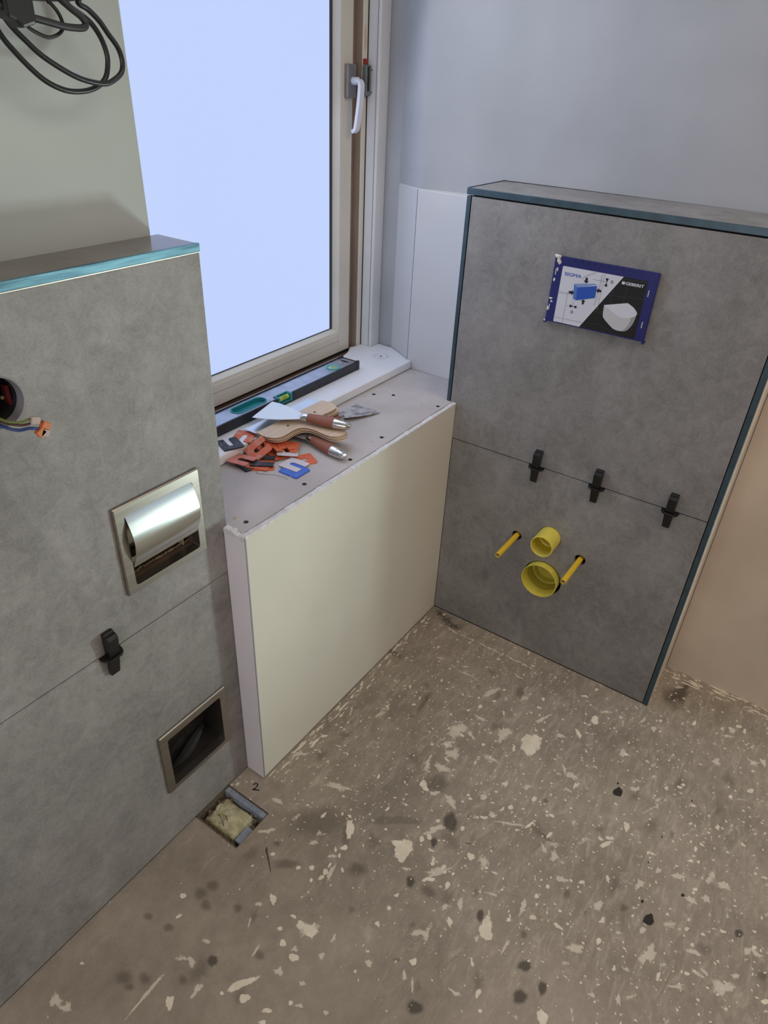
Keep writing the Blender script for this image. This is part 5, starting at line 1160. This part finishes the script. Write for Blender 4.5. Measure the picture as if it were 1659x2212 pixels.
spatula('plywood spatula with steel blade, topmost of its stack below the putty knife', SZ + 0.0078, 0.0, 0.0, 0.0, 0.040)

# ============================================================ putty knives with brown handles
def knife(label, tip, rot, z, blade_len, blade_w, bm, pitch=0.0, bend=0.0):
    t = thing('putty_knife', label, 'putty knife', (tip[0], tip[1], z), 'putty knives')
    R = Matrix.Translation((tip[0], tip[1], z)) @ Matrix.Rotation(math.radians(rot), 4, 'Z') @ Matrix.Rotation(math.radians(pitch), 4, 'X')
    el = lambda a, b, s: (a, s, b * 0.80)
    build(MB().lathe([(0.0, 0.0), (0.0075, 0.0008), (0.0105, 0.006), (0.0130, 0.018), (0.0148, 0.034), (0.0150, 0.038)], el, 24).xf(R), 'end_cap', M['chrome'], t)
    build(MB().lathe([(0.0146, 0.0375), (0.0152, 0.046), (0.0150, 0.062), (0.0136, 0.082), (0.0124, 0.096), (0.0120, 0.1045)], el, 24).xf(R), 'grip', M['grip'], t)
    build(MB().lathe([(0.0122, 0.1040), (0.0120, 0.110), (0.0128, 0.1165), (0.0105, 0.1200), (0.0, 0.1205)], el, 24).xf(R), 'ferrule', M['chrome'], t)
    build(MB().lathe([(0.0058, 0.0), (0.0052, 0.0016), (0.0040, 0.0016), (0.0040, 0.0004), (0.0, 0.0004)], lambda a, b, s: (a, 0.0225 + b * 1.15, 0.0088 + s), 16).xf(R), 'hang_ring', M['chrome'], t)
    build(MB().disc((0.0, 0.0225), 0.0041, lambda a, b: (a, b * 1.1, 0.0097), 14).xf(R), 'hang_hole', M['gap'], t)
    y0, y1 = 0.1175, 0.1205 + blade_len; n = 10; vs = []
    for i in range(n + 1):
        f = i / n; y = y0 + (y1 - y0) * f; w = 0.0105 + (blade_w / 2 - 0.0105) * (1 - (1 - f) ** 1.7); zc = -0.001 + bend * f
        vs += [(-w, y, zc - 0.0005), (w, y, zc - 0.0005), (w, y, zc + 0.0005), (-w, y, zc + 0.0005)]
    fs = [(i * 4 + k, i * 4 + (k + 1) % 4, i * 4 + 4 + (k + 1) % 4, i * 4 + 4 + k) for i in range(n) for k in range(4)] + [(3, 2, 1, 0), (4 * n, 4 * n + 1, 4 * n + 2, 4 * n + 3)]
    build(MB().add(vs, fs).xf(R), 'blade', bm, t)
    return t
Z2 = SZ + 0.0154
knife('brown-handled putty knife with clean wide blade on top of the plywood spatulas', (-0.3745, 0.0635), 14.6, Z2 + 0.0128, 0.100, 0.096, M['blade_white'], bend=-0.001)
knife('brown-handled putty knife lying on the shelf, its blade under the plywood spatulas', (-0.4360, 0.0330), -11.0, 0.6936 + 0.0124, 0.035, 0.045, M['blade_dirty'], bend=0.002)
knife('putty knife with mortar-caked grey blade sticking out from under the spatulas', (-0.3950, 0.1770), -96.0, 0.6936 + 0.0124, 0.099, 0.074, M['blade_dirty'], bend=-0.0095)

# ============================================================ horseshoe tile spacers
def shim_mesh(th, W=0.046, Lh=0.050, sw=0.0125):
    r = 0.0035; pts = []
    def arc(cx, cy, rad, a0, a1, k=4):
        return [(cx + rad * math.cos(math.radians(a0 + (a1 - a0) * i / k)), cy + rad * math.sin(math.radians(a0 + (a1 - a0) * i / k))) for i in range(k + 1)]
    w, h, s = W / 2, Lh / 2, sw / 2
    pts += arc(w - r, h - r, r, 0, 90) + arc(-w + r, h - r, r, 90, 180) + arc(-w + r, -h + r, r, 180, 270) + arc(-s - r * .6, -h + r * .6, r * .6, 270, 360)
    pts += arc(0, 0.010 - s, s, 180, 0, 8) + arc(s + r * .6, -h + r * .6, r * .6, 180, 270) + arc(w - r, -h + r, r, 270, 360)
    mb = MB(); n = len(pts)
    mb.v = [(a, b, 0) for a, b in pts] + [(a, b, th) for a, b in pts]
    # halves: two arms and the closed head, so that every face stays convex enough to fill
    mb.f = [tuple(range(n - 1, -1, -1)), tuple(range(n, 2 * n))] + [(i, (i + 1) % n, n + (i + 1) % n, n + i) for i in range(n)]
    mb.sm = [False] * len(mb.f)
    return mb
SHIM = {}
def shim(label, m, th, x, y, z, rot, tx=0.0, ty=0.0):
    key = (th, m)
    if key not in SHIM:
        o = build(shim_mesh(th), 'tile_spacer', M[m]); bm = bmesh.new(); bm.from_mesh(o.data)
        bmesh.ops.triangulate(bm, faces=[f for f in bm.faces if len(f.verts) > 4]); bm.to_mesh(o.data); bm.free(); SHIM[key] = o
    else:
        o = SHIM[key].copy(); COL.objects.link(o)
    o.matrix_world = Matrix.Translation((x, y, z)) @ Matrix.Rotation(math.radians(ty), 4, 'Y') @ Matrix.Rotation(math.radians(tx), 4, 'X') @ Matrix.Rotation(math.radians(rot), 4, 'Z')
    return tag(o, label, 'spacer', 'horseshoe tile spacers')
B0 = 0.6937
shim('thick blue horseshoe spacer lying under the milky white one', 'shim_blue', 0.0034, -0.5365, 0.0895, B0, 180)
shim('milky white horseshoe spacer lying across the blue and an orange one', 'shim_white', 0.0012, -0.5200, 0.1045, 0.6974, 2)
shim('orange spacer at the right end of the heap, half under the white one', 'orange', 0.0018, -0.4880, 0.1060, B0, -118)
shim('salmon pink spacer at the left front of the heap beside the half wall', 'pink', 0.0018, -0.5825, 0.1965, 0.7035, 6, -4, 3)
shim('dusty black spacer under the salmon pink one', 'shim_black', 0.0030, -0.5760, 0.1830, B0, 165)
shim('black spacer lying on two orange ones beside the salmon pink one', 'shim_black', 0.0030, -0.5520, 0.1650, 0.6978, 35)
shim('orange spacer at the bottom of the small stack under the black one', 'orange', 0.0018, -0.5600, 0.1580, B0, 40)
shim('orange spacer second from the bottom under the black one', 'orange', 0.0018, -0.5620, 0.1640, 0.6957, 22)
shim('black horseshoe spacer lying on the white sill corner', 'shim_black', 0.0030, -0.5670, 0.2445, SZ + 0.0002, 158)
shim('orange spacer with dusty slot lying on the sill beside the black one', 'orange_dusty', 0.0018, -0.5205, 0.2480, SZ + 0.0002, -66)
shim('dusty orange spacer leaning from the sill edge down to the shelf', 'orange_dusty', 0.0018, -0.5080, 0.2130, 0.7085, 14, 24, 6)
shim('orange spacer tilted over the black ones with a whitish face', 'orange_dusty', 0.0018, -0.5385, 0.1900, 0.7130, 66, 4, -38)
shim('orange spacer of the fan under the spatula, topmost and leftmost', 'orange', 0.0018, -0.4950, 0.1830, 0.7130, -40, 5, 6)
shim('orange spacer of the fan under the spatula, second from top', 'orange', 0.0018, -0.4880, 0.1700, 0.7095, -22, 5, 6)
shim('orange spacer of the fan under the spatula, furthest right', 'orange', 0.0018, -0.4760, 0.1600, 0.7045, -58, 4, 6)
shim('orange spacer under the fan pointing to the room, lowest there', 'orange', 0.0018, -0.5020, 0.1600, 0.6960, 68, 0, 4)
shim('pale dusty spacer in the middle of the fan, edge on', 'shim_white', 0.0012, -0.4900, 0.1500, 0.7030, 132, 3, 5)

th = MB().tube([(-0.588, 0.150, 0.6955), (-0.592, 0.146, 0.6945), (-0.590, 0.138, 0.6942), (-0.580, 0.121, 0.6940), (-0.573, 0.107, 0.6940), (-0.570, 0.090, 0.6940), (-0.572, 0.076, 0.6940)], 0.0004, 5)
tag(build(th, 'loose_fibre', M['twine'], origin=(-0.58, 0.12, 0.694)), 'thin loose hair-like fibre curling on the shelf below the spacers', 'fibre')
